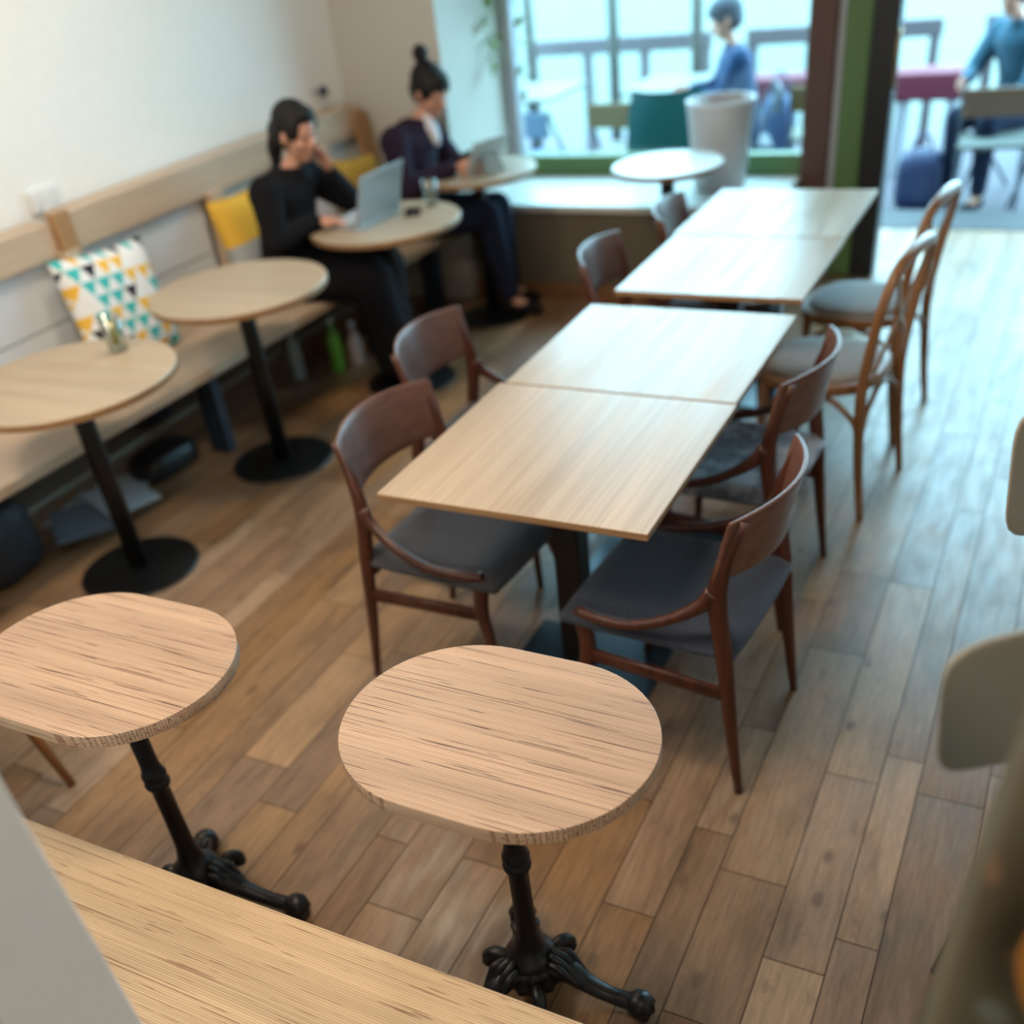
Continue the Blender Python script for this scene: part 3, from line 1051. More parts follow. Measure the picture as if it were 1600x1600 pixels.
def head_shape(b, c, yaw_, tilt, s=1.0):
    """head looking along +x then rotated; c = centre of the skull"""
    m = Matrix.Rotation(yaw_, 4, 'Z') @ Matrix.Rotation(tilt, 4, 'Y')
    def T(p):
        return tuple(Vector(c) + m @ (Vector(p) * s))
    def blob(p, r, rot=None):
        bb = B(); bb.ball((0, 0, 0), r, 20)
        vs = [T(Vector(v) + Vector(p)) for v in bb.v]
        b.add(vs, bb.f, True)
    blob((-.008, 0, .018), (.096, .074, .092))
    blob((.030, 0, -.030), (.058, .058, .078))
    blob((.050, 0, -.078), (.034, .036, .030))
    blob((.090, 0, -.018), (.020, .013, .024))        # nose
    blob((.078, 0, .004), (.012, .009, .030))
    blob((.080, 0, -.052), (.012, .022, .007))        # lips
    blob((.079, 0, -.062), (.012, .019, .007))
    for q in (-1, 1):
        blob((.066, .030 * q, .018), (.016, .022, .008))   # brow
        blob((.055, .040 * q, -.025), (.026, .020, .022))  # cheek
        blob((-.002, .076 * q, -.012), (.016, .008, .028)) # ear
    return T, m

def make_person(label, loc, rz, P, cloth, trouser, hairm='hair', voxel=.0075, shoes='black_trouser', hair='pony', skirt=False, inner=None, group=None):
    t = thing('person', label, 'person', loc, rz)
    pel, belly, chest, neck, hd = P['spine']
    # body: one continuous mesh
    b = B()
    nodes = [(*pel, .095), (*belly, .085), (*chest, .095), (*neck, .043), (*(Vector(hd) - Vector((.01, 0, .06))), .042)]
    edges = [(0, 1), (1, 2), (2, 3), (3, 4)]
    def limb(start, pts):
        k = start
        for p in pts:
            nodes.append(p); edges.append((k, len(nodes) - 1)); k = len(nodes) - 1
    for s_ in ('L', 'R'):
        sh, el, wr = P['arm' + s_]
        limb(2, [(*sh, .048), (*el, .034), (*wr, .022)])
        hip, kn, an, toe = P['leg' + s_]
        limb(0, [(*hip, .078), (*kn, .056), (*an, .035), (*toe, .026)])
    b.add(*skin_mesh(nodes, edges), True)
    T, hm = head_shape(b, hd, P.get('hyaw', 0), P.get('htilt', .3))
    for s_, sd in (('L', 1), ('R', -1)):
        if 'hand' + s_ in P:
            d_, n_, cu = P['hand' + s_]
            hand(b, P['arm' + s_][2], d_, n_, sd, curl=cu)
    bod = remeshed('body', b, 'skin', t, min(voxel, .007), 1)
    # eyes
    for q in (-1, 1):
        e = B(); e.ball(T((.073, .030 * q, .002)), .0085, 10); obj('eye', e, mat('eye', (.02, .015, .012), .2), bod)
    # top
    b = B()
    def cap(p0, r0, p1, r1, n=7):
        p0, p1 = Vector(p0), Vector(p1)
        r0 = r0 if isinstance(r0, tuple) else (r0,) * 3
        r1 = r1 if isinstance(r1, tuple) else (r1,) * 3
        for i in range(n):
            q = i / (n - 1)
            b.ball(tuple(p0.lerp(p1, q)), tuple(x * (1 - q) + y * q for x, y in zip(r0, r1)), 16)
    low = Vector(pel) + Vector((.01, 0, -.03))
    cap(low, (.150, .185, .11), belly, (.125, .165, .12))
    cap(belly, (.125, .165, .12), Vector(chest) + Vector((0, 0, .02)), (.122, .178, .11))
    cap(Vector(chest) + Vector((0, 0, .06)), (.095, .12, .07), Vector(chest).lerp(Vector(neck), .80), (.062, .068, .03), 4)
    for s_ in ('L', 'R'):
        sh, el, wr = P['arm' + s_]
        w2 = Vector(el) + (Vector(wr) - Vector(el)) * P.get('sleeve', .90)
        cap(Vector(chest) * .5 + Vector(sh) * .5 + Vector((0, 0, .02)), .078, sh, .078, 4)
        cap(sh, .074, el, .056, 12)
        cap(el, .056, w2, .040, 12)
    remeshed('top', b, cloth, t, voxel * 1.1, 5)
    if inner:
        b = B(); c_ = Vector(chest); n_ = Vector(neck)
        b.ball(tuple(c_ * .35 + n_ * .65 + Vector((.075, 0, -.01))), (.030, .035, .085), 16, rot=(0, -.35, 0))
        obj('shirt_front', b, inner, t)
    b = B()
    for s_ in ('L', 'R'):
        hip, kn, an, toe = P['leg' + s_]
        a2 = Vector(kn) + (Vector(an) - Vector(kn)) * .88
        ex = .03 if skirt else 0
        cap(Vector(pel) + Vector((0, 0, -.01)), (.14, .15, .09), hip, .098, 5)
        cap(hip, .098, kn, .076 + ex, 12)
        cap(kn, .076 + ex, a2, .056 + ex * 1.3, 12)
    if skirt:
        kl, kr = Vector(P['legL'][1]), Vector(P['legR'][1])
        al, ar = Vector(P['legL'][2]), Vector(P['legR'][2])
        k2, a2 = (kl + kr) / 2, (al + ar) / 2 + Vector((0, 0, .10))
        cap(k2 - Vector((.25, 0, -.03)), (.10, .16, .085), k2, (.095, .15, .09), 8); cap(k2, (.095, .15, .09), a2, (.12, .16, .06), 12)
    remeshed('skirt' if skirt else 'trousers', b, trouser, t, voxel * 1.3, 4)
    for s_ in ('L', 'R'):
        an, toe = Vector(P['leg' + s_][2]), Vector(P['leg' + s_][3])
        d = toe - an; d.z = 0; d.normalize()
        b = B()
        for p, r in ((an - d * .01 + Vector((0, 0, -.03)), (.045, .040, .045)), (an + d * .07 + Vector((0, 0, -.045)), (.075, .043, .032)), (toe + Vector((0, 0, -.005)), (.055, .042, .026))):
            bb = B(); bb.ball((0, 0, 0), r, 16)
            mr = Matrix.Rotation(math.atan2(d.y, d.x), 3, 'Z')
            b.add([tuple(p + mr @ Vector(v)) for v in bb.v], bb.f, True)
        remeshed('shoe', b, shoes, t, .007, 2)
    # hair
    b = B()
    def hb(p, r):
        bb = B(); bb.ball((0, 0, 0), r, 20)
        b.add([T(Vector(v) + Vector(p)) for v in bb.v], bb.f, True)
    hb((-.022, 0, .034), (.100, .084, .090))
    hb((-.045, 0, -.01), (.070, .078, .075))
    for q in (-1, 1):
        hb((.018, .060 * q, .030), (.048, .022, .050))
    hb((.035, 0, .085), (.052, .056, .030))
    if hair == 'pony':
        hb((-.115, 0, -.03), (.040, .040, .050)); hb((-.125, 0, -.10), (.034, .036, .070)); hb((-.115, 0, -.19), (.026, .030, .065))
    elif hair == 'bun':
        hb((-.105, 0, .125), (.040, .042, .040)); hb((-.088, 0, .095), (.026, .026, .026)); hb((.045, .0, .062), (.050, .062, .036))
    elif hair == 'cap':
        hb((.0, 0, .06), (.104, .088, .070))
    remeshed('hair', b, hairm, t, .008, 2)
    return t

make_person('seated woman in a black coat, dark ponytail, chin on her hand, at an open laptop', (-3.17, 3.84, 0), R_(8), dict(
    spine=[(0, 0, .55), (.02, 0, .70), (.06, 0, .87), (.115, 0, 1.00), (.165, .01, 1.125)], hyaw=R_(-16), htilt=.30,
    armL=[(.055, .170, .93), (.24, .27, .775), (.235, .10, .945)], armR=[(.06, -.175, .92), (.10, -.245, .74), (.22, -.06, .785)],
    legL=[(.05, .09, .53), (.40, .13, .53), (.37, .15, .09), (.47, .16, .035)], legR=[(.05, -.09, .53), (.42, -.06, .53), (.46, .0, .09), (.57, .0, .035)],
    handL=((-.02, -.35, 1), (-.3, -1, 0), .5), handR=((1, .25, -.05), (0, 0, -1), .45)), 'black_coat', 'black_trouser', skirt=True)
make_person('seated woman with a hair bun, plum cardigan and white top, looking down at a tablet', (-3.08, 4.78, 0), R_(4), dict(
    spine=[(0, 0, .55), (.03, 0, .70), (.07, 0, .87), (.125, .02, 1.00), (.19, .04, 1.105)], hyaw=R_(-22), htilt=.48,
    armL=[(.065, .165, .92), (.20, .22, .72), (.39, .10, .80)], armR=[(.065, -.170, .92), (.12, -.23, .72), (.33, -.08, .785)],
    legL=[(.05, .09, .53), (.43, .15, .54), (.42, .25, .09), (.53, .27, .035)], legR=[(.05, -.09, .53), (.44, .0, .54), (.50, .06, .09), (.61, .09, .035)],
    handL=((1, -.25, .15), (0, -1, -.2), .4), handR=((1, .15, .05), (0, 1, -.2), .5)), 'cardigan', 'navy_trouser', hair='bun', inner='white_cloth')

# ------------------------------------------------------------------ laptop, tablet, glasses
lp = thing('laptop', 'open silver grey laptop on the round table before the woman in black', 'laptop', (-2.835, 3.97, .742), R_(-4))
silver = mat('silver aluminium', (.40, .44, .46), .35, .5)
b = B(); b.bb(-.11, .11, -.16, .16, 0, .014); lb = obj('laptop_base', b, silver, lp, .003)
b = B(); b.bb(-.085, .03, -.135, .135, .0142, .0155); obj('keyboard', b, mat('keys', (.45, .47, .5), .6), lb)
b = B(); b.box((.11 + .205 / 2 * math.sin(.30), 0, .014 + .215 / 2 * math.cos(.30)), (.007, .32, .215), (0, .30, 0)); ld = obj('laptop_lid', b, silver, lp, .002)
b = B(); b.box((.105 + .205 / 2 * math.sin(.30), 0, .016 + .215 / 2 * math.cos(.30)), (.002, .295, .19), (0, .30, 0)); obj('screen', b, mat('laptop screen', (.05, .06, .08), .2), ld)

tb = thing('tablet', 'pale tablet held up by the woman with the bun above the corner table', 'tablet', (-2.60, 4.80, .745), R_(-14))
b = B(); b.box((0, 0, .085), (.010, .25, .17), (0, .5, 0)); obj('tablet_body', b, mat('pale tablet', (.45, .47, .46), .35), tb, .003)
b = B(); b.box((.03, 0, .045), (.008, .12, .10), (0, -.5, 0)); obj('tablet_stand', b, mat('brown leather', (.14, .10, .06), .6), tb, .002)

def glass(label, loc, r=.034, h=.11, drink=None, dcol=None):
    g = thing('drinking_glass', label, 'glass', loc)
    b = B()
    b.lathe([(r * .85, 0), (r, h), (r - .0025, h), (r * .85 - .003, .006), (.001, .006)], n=28)
    obj('glass_wall', b, 'tumbler', g)
    if drink:
        b = B(); b.lathe([(r * .8, .008), (r * .9, h * .5), (.001, h * .5)], n=20)
        obj('drink', b, mat('drink', dcol, .3), g)
    return g
g = glass('drinking glass with a yellow lemon stick on the round table by the patterned cushion', (-2.83, 2.42, .742), .038, .12)
b = B(); b.tube([(-.005, .005, .02), (.008, -.006, .10)], (.012, .007), 10); obj('lemon_slice', b, mat('lemon', (.55, .50, .03), .5), g)
glass('clear water glass on the laptop table, at its far side', (-2.60, 4.22, .742))

# small dark phone on the laptop table
b = B(); b.bb(-.035, .035, -.07, .07, 0, .008)
o = obj('phone', b, mat('phone black', (.02, .02, .02), .25), None, .002); o.location = (-2.63, 4.10, .742); o.rotation_euler = (0, 0, .5)
tag(o, 'dark phone lying beside the laptop on the round table', 'phone')

# ------------------------------------------------------------------ clutter below the left bench
rnd = random.Random(3)
for i in range(5):
    b = B(); b.bb(-.11, .11, -.15, .15, 0, .007)
    o = obj('magazine', b, mat('magazine cover', [(.50, .62, .72), (.30, .42, .52), (.62, .72, .80), (.16, .22, .30), (.58, .68, .78)][i], .5), None)
    o.location = (-3.38 + .03 * i, 2.44 + [.0, .02, .16, -.10, .10][i], .012 + .0075 * i)
    o.rotation_euler = (0, 0, .2 + .25 * i)
    tag(o, ['bottom magazine in the fanned pile under the bench by the near table', 'dark blue magazine, second from the bottom of the pile under the bench',
            'pale magazine in the middle of the pile under the bench', 'near black magazine second from the top of the pile under the bench', 'pale blue magazine on top of the pile under the bench'][i], 'magazine', 'magazines under the bench')
def bag(name, label, loc, sz, m, rz=0, strap=True, cat='bag'):
    t = thing(name, label, cat, loc, rz)
    vs, n = [], 20
    b = B(); b.ball((0, 0, sz[2] * .5), (sz[0] / 2, sz[1] / 2, sz[2] * .52), 24)
    v2 = []
    for v in b.v:
        x, y, z = v
        nx_, ny_, nz_ = 2 * x / sz[0], 2 * y / sz[1], (z / sz[2] - .5) * 2
        nn = max(1e-6, (abs(nx_) ** 4 + abs(ny_) ** 4 + abs(nz_) ** 4) ** .25) / max(1e-6, math.sqrt(nx_ * nx_ + ny_ * ny_ + nz_ * nz_))
        q = (.94 + .04 * math.sin(9 * x / sz[0] + 5 * z / sz[2]) + .03 * math.sin(11 * y / sz[1])) / nn * (1 - .10 * nz_)
        v2.append((x * q, y * q, max(0, sz[2] * (.5 + .5 * nz_ / nn))))
    b.v = v2
    obj('bag_body', b, m, t)
    if strap:
        b = B(); b.tube(bez([(-sz[0] * .2, 0, sz[2] * .92), (-sz[0] * .12, 0, sz[2] * 1.2), (sz[0] * .12, 0, sz[2] * 1.2), (sz[0] * .2, 0, sz[2] * .92)], 16), .009)
        obj('bag_strap', b, m, t)
    return t
bag('backpack', 'black backpack on the floor at the left edge below the bench', (-3.34, 1.98, 0), (.28, .32, .30), mat('black nylon', (.008, .009, .014), .6), .2)
bag('handbag', 'dark navy bag on the low shelf under the bench', (-3.43, 2.98, .171), (.16, .20, .17), mat('navy leather', (.012, .016, .035), .4), 0, False)
bag('handbag', 'low flat black bag on the floor under the bench beside the steel leg', (-3.30, 2.86, 0), (.20, .34, .12), mat('black leather', (.008, .009, .012), .4), 0, False)
def bottle(label, x, y, m, h=.26):
    t = thing('bottle', label, 'bottle', (x, y, .0))
    b = B(); b.lathe([(.030, 0), (.034, .01), (.034, h * .6), (.014, h * .8), (.013, h * .93)], n=20); bo = obj('bottle_body', b, m, t)
    b = B(); b.lathe([(.0145, h * .93), (.0145, h)], n=16); obj('cap', b, 'socket', bo)
bottle('clear plastic bottle under the bench, behind the middle round table column', -3.30, 3.86, mat('clear plastic', (.30, .38, .42), .2))
bottle('bottle with bright green label under the bench beside the skirt', -3.15, 4.00, mat('green plastic', (.12, .38, .05), .3), .27)
bottle('pale pinkish bottle under the bench, right of the green one', -3.10, 4.10, mat('pale plastic', (.48, .42, .42), .3), .22)
b = B(); b.bb(-.16, .16, -.26, .26, 0, .02)
for s in (-1, 1):
    b.bb(s * .16 - .008, s * .16 + .008, -.26, .26, 0, .09); b.bb(-.16, .16, s * .26 - .008, s * .26 + .008, 0, .09)
o = obj('wooden_crate', b, 'skirt'); o.location = (-3.28, 4.42, 0)
tag(o, 'low brown wooden crate on the floor under the bench below the woman in black', 'crate')

# ------------------------------------------------------------------ window corner things
b = B(); b.lathe([(.125, 0), (.13, .01), (.168, .39), (.173, .41), (.16, .41), (.145, .34), (.001, .34)], n=40)
pot = thing('plant_pot', 'large white tapered pot standing on the window platform before the glass', 'pot', (-1.645, 5.53, .50))
obj('pot_body', b, mat('white ceramic', (.50, .50, .52), .5), pot)
b = B(); b.lathe([(.144, .345), (.001, .35)], n=30); obj('soil', b, mat('soil', (.04, .03, .02), .9), pot)
# hanging plant in the window corner
hp = thing('hanging_plant', 'trailing green plant hanging in the left corner of the window', 'plant', (-2.84, 5.62, 0))
b = B(); b.lathe([(.07, 1.95), (.10, 2.08), (.10, 2.10), (.085, 2.10)], n=24); obj('hanging_pot', b, mat('cream pot', (.5, .47, .4), .6), hp)
b = B(); b.tube([(0, 0, 2.08), (0, 0, 2.62)], .003, 6); obj('cord', b, 'dark', hp)
rnd = random.Random(5)
b = B()
for k in range(10):
    a = rnd.uniform(0, 2 * PI); l = rnd.uniform(.5, 1.15)
    p = [Vector((.06 * math.cos(a), .06 * math.sin(a), 2.1))]
    for q in range(10):
        p.append(Vector((.10 * math.cos(a) + rnd.uniform(-.02, .02), .10 * math.sin(a) + rnd.uniform(-.02, .02), 2.1 - l * (q + 1) / 10)))
    b.tube(p, .003, 5)
    for v in p[1:]:
        for _ in range(3):
            d = Vector((rnd.uniform(-1, 1), rnd.uniform(-1, 1), rnd.uniform(-1, .1))).normalized()
            s_ = d.cross(Vector((0, 0, 1))).normalized() * .020
            up_ = d.cross(s_).normalized() * .004
            b.add([v, v + d * .035 + s_ + up_, v + d * .085, v + d * .035 - s_ + up_], [(0, 1, 2), (0, 2, 3)])
o = obj('foliage', b, mat('leaf green', (.16, .26, .06), .5), hp)

# ------------------------------------------------------------------ bar stools at the right edge
shell = mat('grey beige moulded shell', (.23, .21, .165), .5)
def bar_stool(label, x, y, ztop, hgt, rz):
    t = thing('bar_stool', label, 'stool', (x, y, 0), rz)
    # backrest: curved rounded slab at -x side
    b = B(); n1, n2 = 16, 12
    vs, fs = [], []
    W_, T_ = .17, .008
    for off in (0, T_):
        for i in range(n1 + 1):
            for j in range(n2 + 1):
                u, v = i / n1 * 2 - 1, j / n2 * 2 - 1
                e = .30
                k = (max(abs(u), abs(v)) / max(1e-6, (abs(u) ** 6 + abs(v) ** 6) ** (1 / 6)))
                uu, vv = u * k, v * k
                vs.append((-.215 - .02 * (1 + vv) + .03 * uu * uu + off, W_ * uu, ztop - hgt / 2 + hgt / 2 * vv))
    kk = n2 + 1; q = (n1 + 1) * kk
    for s0 in (0, 1):
        for i in range(n1):
            for j in range(n2):
                fs.append((s0 * q + i * kk + j, s0 * q + (i + 1) * kk + j, s0 * q + (i + 1) * kk + j + 1, s0 * q + i * kk + j + 1))
    ring = [i * kk for i in range(n1 + 1)] + [n1 * kk + j for j in range(1, n2 + 1)] + [i * kk + n2 for i in range(n1 - 1, -1, -1)] + [j for j in range(n2 - 1, 0, -1)]
    fs += [(ring[i], ring[(i + 1) % len(ring)], ring[(i + 1) % len(ring)] + q, ring[i] + q) for i in range(len(ring))]
    b.add(vs, fs, True)
    obj('backrest', b, shell, t, .002)
    b = B(); b.lathe([(.16, .735), (.18, .745), (.18, .765), (.165, .78), (.001, .782)], n=32); obj('seat', b, shell, t)
    b = B(); b.tube(bez([(-.13, 0, .75), (-.20, 0, .77), (-.215, 0, .84), (-.222, 0, ztop - hgt * .4)], 14), .012); obj('back_support', b, 'blackmetal', t)
    for k in range(4):
        a = PI / 4 + k * PI / 2
        b = B(); b.tube([(.09 * math.cos(a), .09 * math.sin(a), .74), (.19 * math.cos(a), .19 * math.sin(a), 0)], .011, 10); obj('leg', b, 'blackmetal', t)
    ring_ = [(.155 * math.cos(2 * PI * i / 32), .155 * math.sin(2 * PI * i / 32), .26) for i in range(32)]
    b = B(); b.tube(ring_, .007, 8, closed=True); obj('foot_ring', b, 'blackmetal', t)
    return t
bar_stool('grey beige bar stool back at the right edge, farther and cut by the frame', .25, 1.39, 1.215, .20, R_(-60))
bar_stool('grey bar stool back at the lower right, nearer one with rounded corner', .225, .775, 1.215, .145, R_(-64))

# patterned bag hung in front of the nearer stool
def floral():
    m = mat('olive printed canvas', (.12, .105, .055), .85)
    t = NT(m)
    vo = t.n('ShaderNodeTexVoronoi'); t.l(t.coord(), vo.inputs['Vector']); vo.inputs['Scale'].default_value = 16
    sp_ = t.ramp(vo.outputs['Distance'], [(.16, gray(1)), (.24, gray(0))])
    colr = t.ramp(t.noise(t.coord(), 7, 1), [(.45, (.16, .20, .17)), (.5, (.26, .12, .05)), (.6, (.15, .19, .16))])
    n = t.ramp(t.noise(t.coord(), 5, 3), [(.35, (.050, .036, .016)), (.65, (.095, .085, .050))])
    t.base(t.mix(t.math('MULTIPLY', sp_, .45), n, colr))
    return m
bagm = floral()
tt = thing('tote_bag', 'olive printed tote bag with an orange patch, very near at the lower right corner', 'bag', (0, 0, 0))
b = B()
q0 = [(.052, .74, 1.36), (.36, .64, 1.36), (.36, .52, 1.36), (.056, .62, 1.36)]
b.hexa([(.010, .66, .74), (.36, .60, .74), (.36, .46, .74), (.014, .52, .74)], q0)
obj('bag_body', b, bagm, tt, .02, seg=4)
b = B(); b.ball((0, 0, 0), (.075, .006, .10), 24)
o = obj('bag_patch', b, mat('orange print', (.42, .16, .015), .7), tt); o.location = (.150, .535, 1.215); o.rotation_euler = (0, 0, R_(-11)); o['label'] = 'orange patch'
for dx in (0.10, 0.28):
    pass
b = B(); b.tube(bez([(.12, .66, 1.34), (.14, .70, 1.44), (.26, .68, 1.44), (.28, .60, 1.34)], 16), .008); obj('bag_strap', b, bagm, tt)

# ------------------------------------------------------------------ outside
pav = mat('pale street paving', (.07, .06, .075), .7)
t = NT(pav)
br = t.n('ShaderNodeTexBrick'); t.l(t.coord(), br.inputs['Vector']); br.inputs['Scale'].default_value = 1.6
br.inputs['Color1'].default_value = (.066, .056, .074, 1); br.inputs['Color2'].default_value = (.076, .064, .082, 1); br.inputs['Mortar'].default_value = (.05, .045, .06, 1)
br.inputs['Mortar Size'].default_value = .012
t.base(br.outputs['Color'])
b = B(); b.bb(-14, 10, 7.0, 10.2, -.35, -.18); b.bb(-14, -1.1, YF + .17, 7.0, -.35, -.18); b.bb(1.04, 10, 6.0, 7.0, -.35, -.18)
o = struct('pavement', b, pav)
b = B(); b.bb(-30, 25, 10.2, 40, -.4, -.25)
struct('road', b, mat('pale road', (.080, .098, .080), .8))  # one even, faintly green base colour for the whole road

blue_coat = fabric('blue coat', (.010, .030, .085), (.016, .045, .11), 60)
lblue_coat = fabric('light blue jacket', (.022, .072, .115), (.035, .095, .14), 60)
make_person('person outside behind the window in a dark blue coat and grey cap, seated', (-2.10, 7.55, -.18), R_(200), dict(
    spine=[(0, 0, .55), (.02, 0, .72), (.05, 0, .92), (.08, 0, 1.07), (.12, 0, 1.20)], hyaw=R_(0), htilt=.3,
    armL=[(.045, .175, .98), (.16, .22, .78), (.34, .10, .80)], armR=[(.045, -.175, .98), (.16, -.22, .78), (.34, -.10, .80)],
    legL=[(.05, .09, .53), (.43, .12, .54), (.42, .12, .09), (.53, .12, .035)], legR=[(.05, -.09, .53), (.43, -.12, .54), (.42, -.12, .09), (.53, -.12, .035)],
    handL=((1, -.2, 0), (0, -1, 0), .4), handR=((1, .2, 0), (0, 1, 0), .4)), blue_coat, 'navy_trouser', mat('grey cap', (.035, .05, .07), .8), voxel=.013, hair='cap')
make_person('person outside the doorway in a light blue jacket, seated behind the folding chair', (-.40, 8.05, -.18), R_(235), dict(
    spine=[(0, 0, .55), (.02, 0, .72), (.10, 0, .92), (.16, 0, 1.07), (.22, 0, 1.19)], hyaw=R_(0), htilt=.3,
    armL=[(.095, .175, .98), (.28, .26, .74), (.36, .16, .62)], armR=[(.095, -.175, .98), (.22, -.24, .76), (.38, -.14, .74)],
    legL=[(.05, .09, .53), (.43, .12, .54), (.42, .12, .09), (.53, .12, .035)], legR=[(.05, -.09, .53), (.43, -.12, .54), (.42, -.12, .09), (.53, -.12, .035)],
    handL=((.6, -.1, -1), (0, -1, 0), .4), handR=((1, .2, 0), (0, 1, 0), .4)), lblue_coat, 'navy_trouser', voxel=.013, hair='cap')

def cafe_chair(label, loc, rz, back, seat, legm, group=None):
    """folding terrace chair facing +x"""
    t = thing('folding_chair', label, 'chair', loc, rz)
    b = B(); b.bb(-.20, .20, -.20, .20, .44, .465); obj('seat', b, seat, t, .006)
    b = B(); b.box((-.235, 0, .71), (.018, .40, .16), (0, -.12, 0)); obj('backrest', b, back, t, .006)
    for s in (-1, 1):
        b = B(); b.tube([(.22, .205 * s, 0), (-.245, .205 * s, .80)], .011, 8); obj('leg', b, legm, t)
        b = B(); b.tube([(-.24, .185 * s, 0), (.18, .185 * s, .44)], .011, 8); obj('leg', b, legm, t)
    return t
tan = mat('tan slats', (.20, .125, .085), .7)
cafe_chair('folding chair with tan backrest and pale seat outside the doorway', (-.50, 7.55, -.18), R_(95), tan, mat('pale mint seat', (.09, .10, .09), .6), 'navy_steel')
cafe_chair('olive folding chair outside, between the window person and the railing', (-2.88, 7.45, -.18), R_(88), mat('olive slats', (.14, .095, .040), .6), mat('olive seat', (.07, .07, .045), .6), 'navy_steel')
cafe_chair('olive yellow folding chair outside, right of the person in dark blue', (-1.62, 7.85, -.18), R_(100), mat('yellow olive slats', (.16, .11, .035), .6), mat('olive seat', (.07, .07, .045), .6), 'navy_steel')
cafe_chair('navy folding chair outside at the left of the window view', (-3.42, 7.20, -.18), R_(80), mat('navy slats', (.03, .07, .13), .6), mat('navy seat', (.04, .08, .15), .6), 'navy_steel')
cafe_chair('navy folding chair under the person in dark blue outside the window', (-2.10, 7.55, -.18), R_(200), 'navy_steel', 'navy_steel', 'navy_steel')
cafe_chair('navy folding chair under the person in light blue outside the doorway', (-.40, 8.05, -.18), R_(235), 'navy_steel', 'navy_steel', 'navy_steel')
# teal shell chair
tc_ = thing('shell_chair', 'bright teal moulded shell chair outside behind the small round table', 'chair', (-2.22, 6.50, -.18), R_(100))
b = B(); vs, fs = [], []
n1, n2 = 14, 16
for off in (0, .008):
    for i in range(n1 + 1):
        for j in range(n2 + 1):
            v = j / n2; u = i / n1 * 2 - 1
            if v < .5:
                x = .22 - v * 2 * .40; z = .44 - .03 * math.sin(v * 2 * PI * .5)
                wd = .20 + .03 * v
            else:
                q = (v - .5) * 2
                x = -.18 - .10 * q - .02 * math.sin(q * PI); z = .44 + .40 * q
                wd = .215 - .05 * q * q
            vs.append((x + off * .3 + .05 * u * u * (1 if v > .4 else 0), wd * u, z + off + .05 * abs(u) ** 3 * (1 if v < .6 else .2)))
kk = n2 + 1; q = (n1 + 1) * kk
for s0 in (0, 1):
    for i in range(n1):
        for j in range(n2):
            fs.append((s0 * q + i * kk + j, s0 * q + (i + 1) * kk + j, s0 * q + (i + 1) * kk + j + 1, s0 * q + i * kk + j + 1))
b.add(vs, fs, True)
tc_.scale = (1.2, 1.2, 1.2)
obj('seat_shell', b, mat('teal plastic', (.008, .16, .22), .5), tc_)
for sx_ in (-1, 1):
    for sy_ in (-1, 1):
        b = B(); b.tube([(.10 * sx_, .10 * sy_, .43), (.19 * sx_, .19 * sy_, 0)], .012, 8); obj('leg', b, 'bent', tc_)
# terrace tables with cloth
def cloth_table(label, x, y, col):
    t = thing('terrace_table', label, 'table', (x, y, -.18))
    b = B(); b.bb(-.35, .35, -.35, .35, .71, .735); obj('tabletop', b, col, t, .004)
    b = B(); b.tube([(0, 0, .02), (0, 0, .71)], .03); obj('column', b, 'navy_steel', t)
    b = B(); b.lathe([(.22, 0), (.22, .015), (.04, .03)], n=28); obj('base_plate', b, 'navy_steel', t)
    return t
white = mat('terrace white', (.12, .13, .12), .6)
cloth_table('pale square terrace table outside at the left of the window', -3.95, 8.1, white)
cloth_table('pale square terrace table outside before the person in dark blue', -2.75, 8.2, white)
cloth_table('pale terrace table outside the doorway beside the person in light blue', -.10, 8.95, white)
bag('backpack', 'dark navy backpack standing on the paving outside the doorway', (-.93, 7.75, -.18), (.32, .28, .36), mat('navy nylon', (.008, .018, .07), .6), 0)
bag('backpack', 'dark blue bag hung beside the person outside behind the window', (-2.02, 8.25, -.18), (.26, .24, .62), mat('blue nylon', (.02, .05, .12), .6), 0)
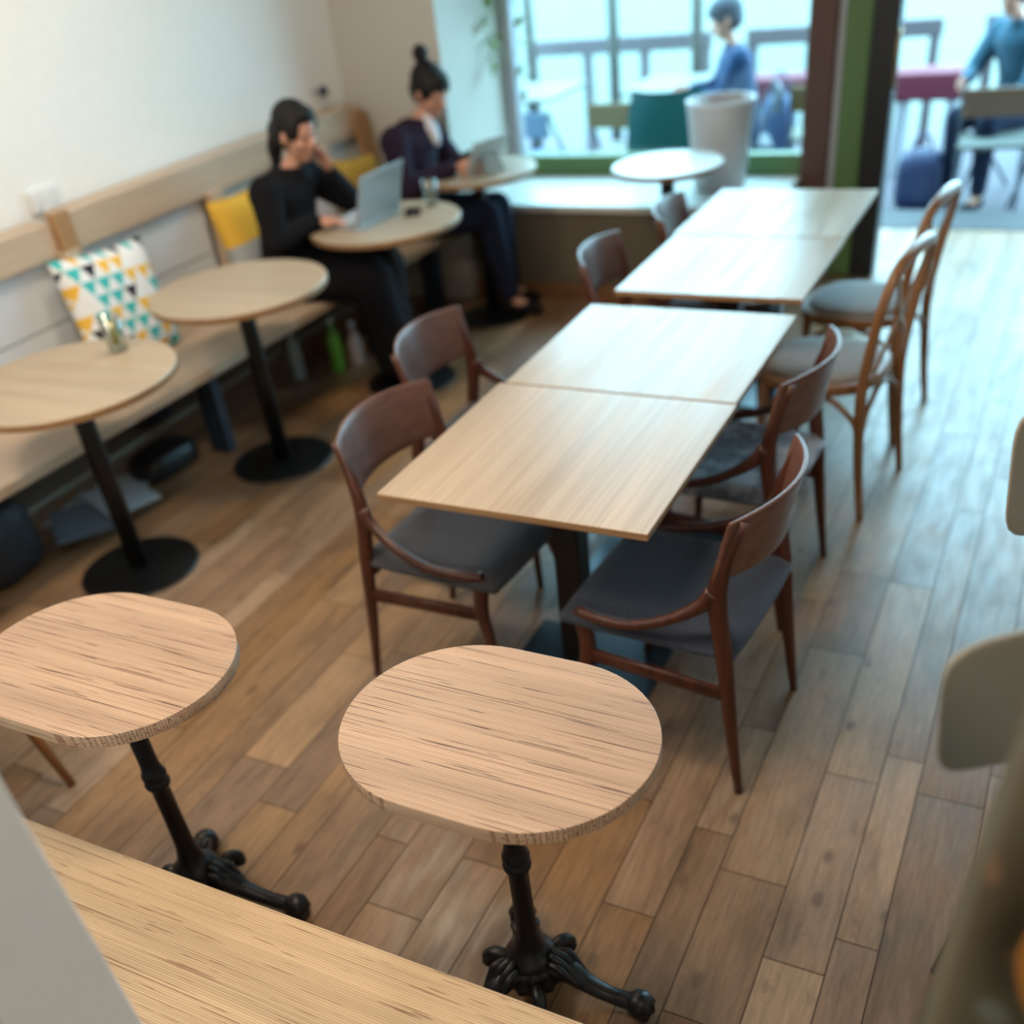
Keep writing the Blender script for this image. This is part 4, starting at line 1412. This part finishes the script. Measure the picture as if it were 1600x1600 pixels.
# street planters with railing
for i, (x0, x1) in enumerate(((-4.6, -2.9), (-2.6, -1.1), (-.8, .8))):
    t = thing('street_railing', ['grey street railing at the left behind the terrace', 'grey street railing in the middle behind the terrace', 'grey street railing beyond the doorway'][i], 'railing', ((x0 + x1) / 2, 9.45, -.18))
    hw = (x1 - x0) / 2
    rm = mat('grey railing', (.085, .070, .078), .6)
    b = B(); b.bb(-hw, hw, -.04, .04, .78, .90); obj('top_rail', b, rm, t, .01)
    for s in (-1, -.33, .33, 1):
        b = B(); b.bb(s * (hw - .05) - .035, s * (hw - .05) + .035, -.03, .03, 0, .78); obj('post', b, rm, t)
for i, (x0, x1) in enumerate(((-2.35, -1.78), (-1.30, -.80))):
    pb = thing('street_bench', ['magenta seated street bench outside, seen through the window left of the brown post', 'magenta seated street bench outside, seen through the open doorway'][i], 'bench', ((x0 + x1) / 2, 8.7, -.18))
    hw = (x1 - x0) / 2
    b = B(); b.bb(-hw, hw, -.16, .16, .50, .68); obj('seat', b, mat('magenta cushion', (.12, .010, .028), .7), pb, .02)
    for s in (-1, 1):
        b = B(); b.bb(s * (hw - .08) - .03, s * (hw - .08) + .03, -.14, .14, 0, .50); obj('leg', b, 'palepost', pb)
for i, x in enumerate((-4.3, -3.55, -2.85)):
    b = B(); b.lathe([(.045, 0), (.045, 2.6), (.01, 2.62)], n=20)
    o = obj('awning_pole', b, mat('grey green pole', (.11, .11, .095), .5)); o.location = (x, 8.9, -.18)
    tag(o, ['leftmost slim grey pole outside the window', 'middle slim grey pole outside the window', 'slim grey pole outside just left of the person in dark blue'][i], 'pole')

# ------------------------------------------------------------------ groups of repeats
GROUPS = {'teak_chair': 'teak chairs along the middle row of tables', 'square_table': 'square tables in the middle row', 'bentwood_chair': 'bentwood chairs',
          'oval_table': 'oval bistro tables in the foreground', 'folding_chair': 'folding chairs on the terrace outside', 'bottle': 'bottles under the bench',
          'cushion': 'cushions on the wall bench', 'bar_stool': 'bar stools at the right edge', 'street_railing': 'street railings', 'street_bench': 'magenta street benches',
          'awning_pole': 'slim poles outside the window', 'terrace_table': 'pale terrace tables outside', 'round_table': 'round tables along the bench and window',
          'drinking_glass': 'drinking glasses on the round tables'}
for o in list(S.objects):
    k = o.name.split('.')[0]
    if o.parent is None and k in GROUPS and 'label' in o:
        o['group'] = GROUPS[k]
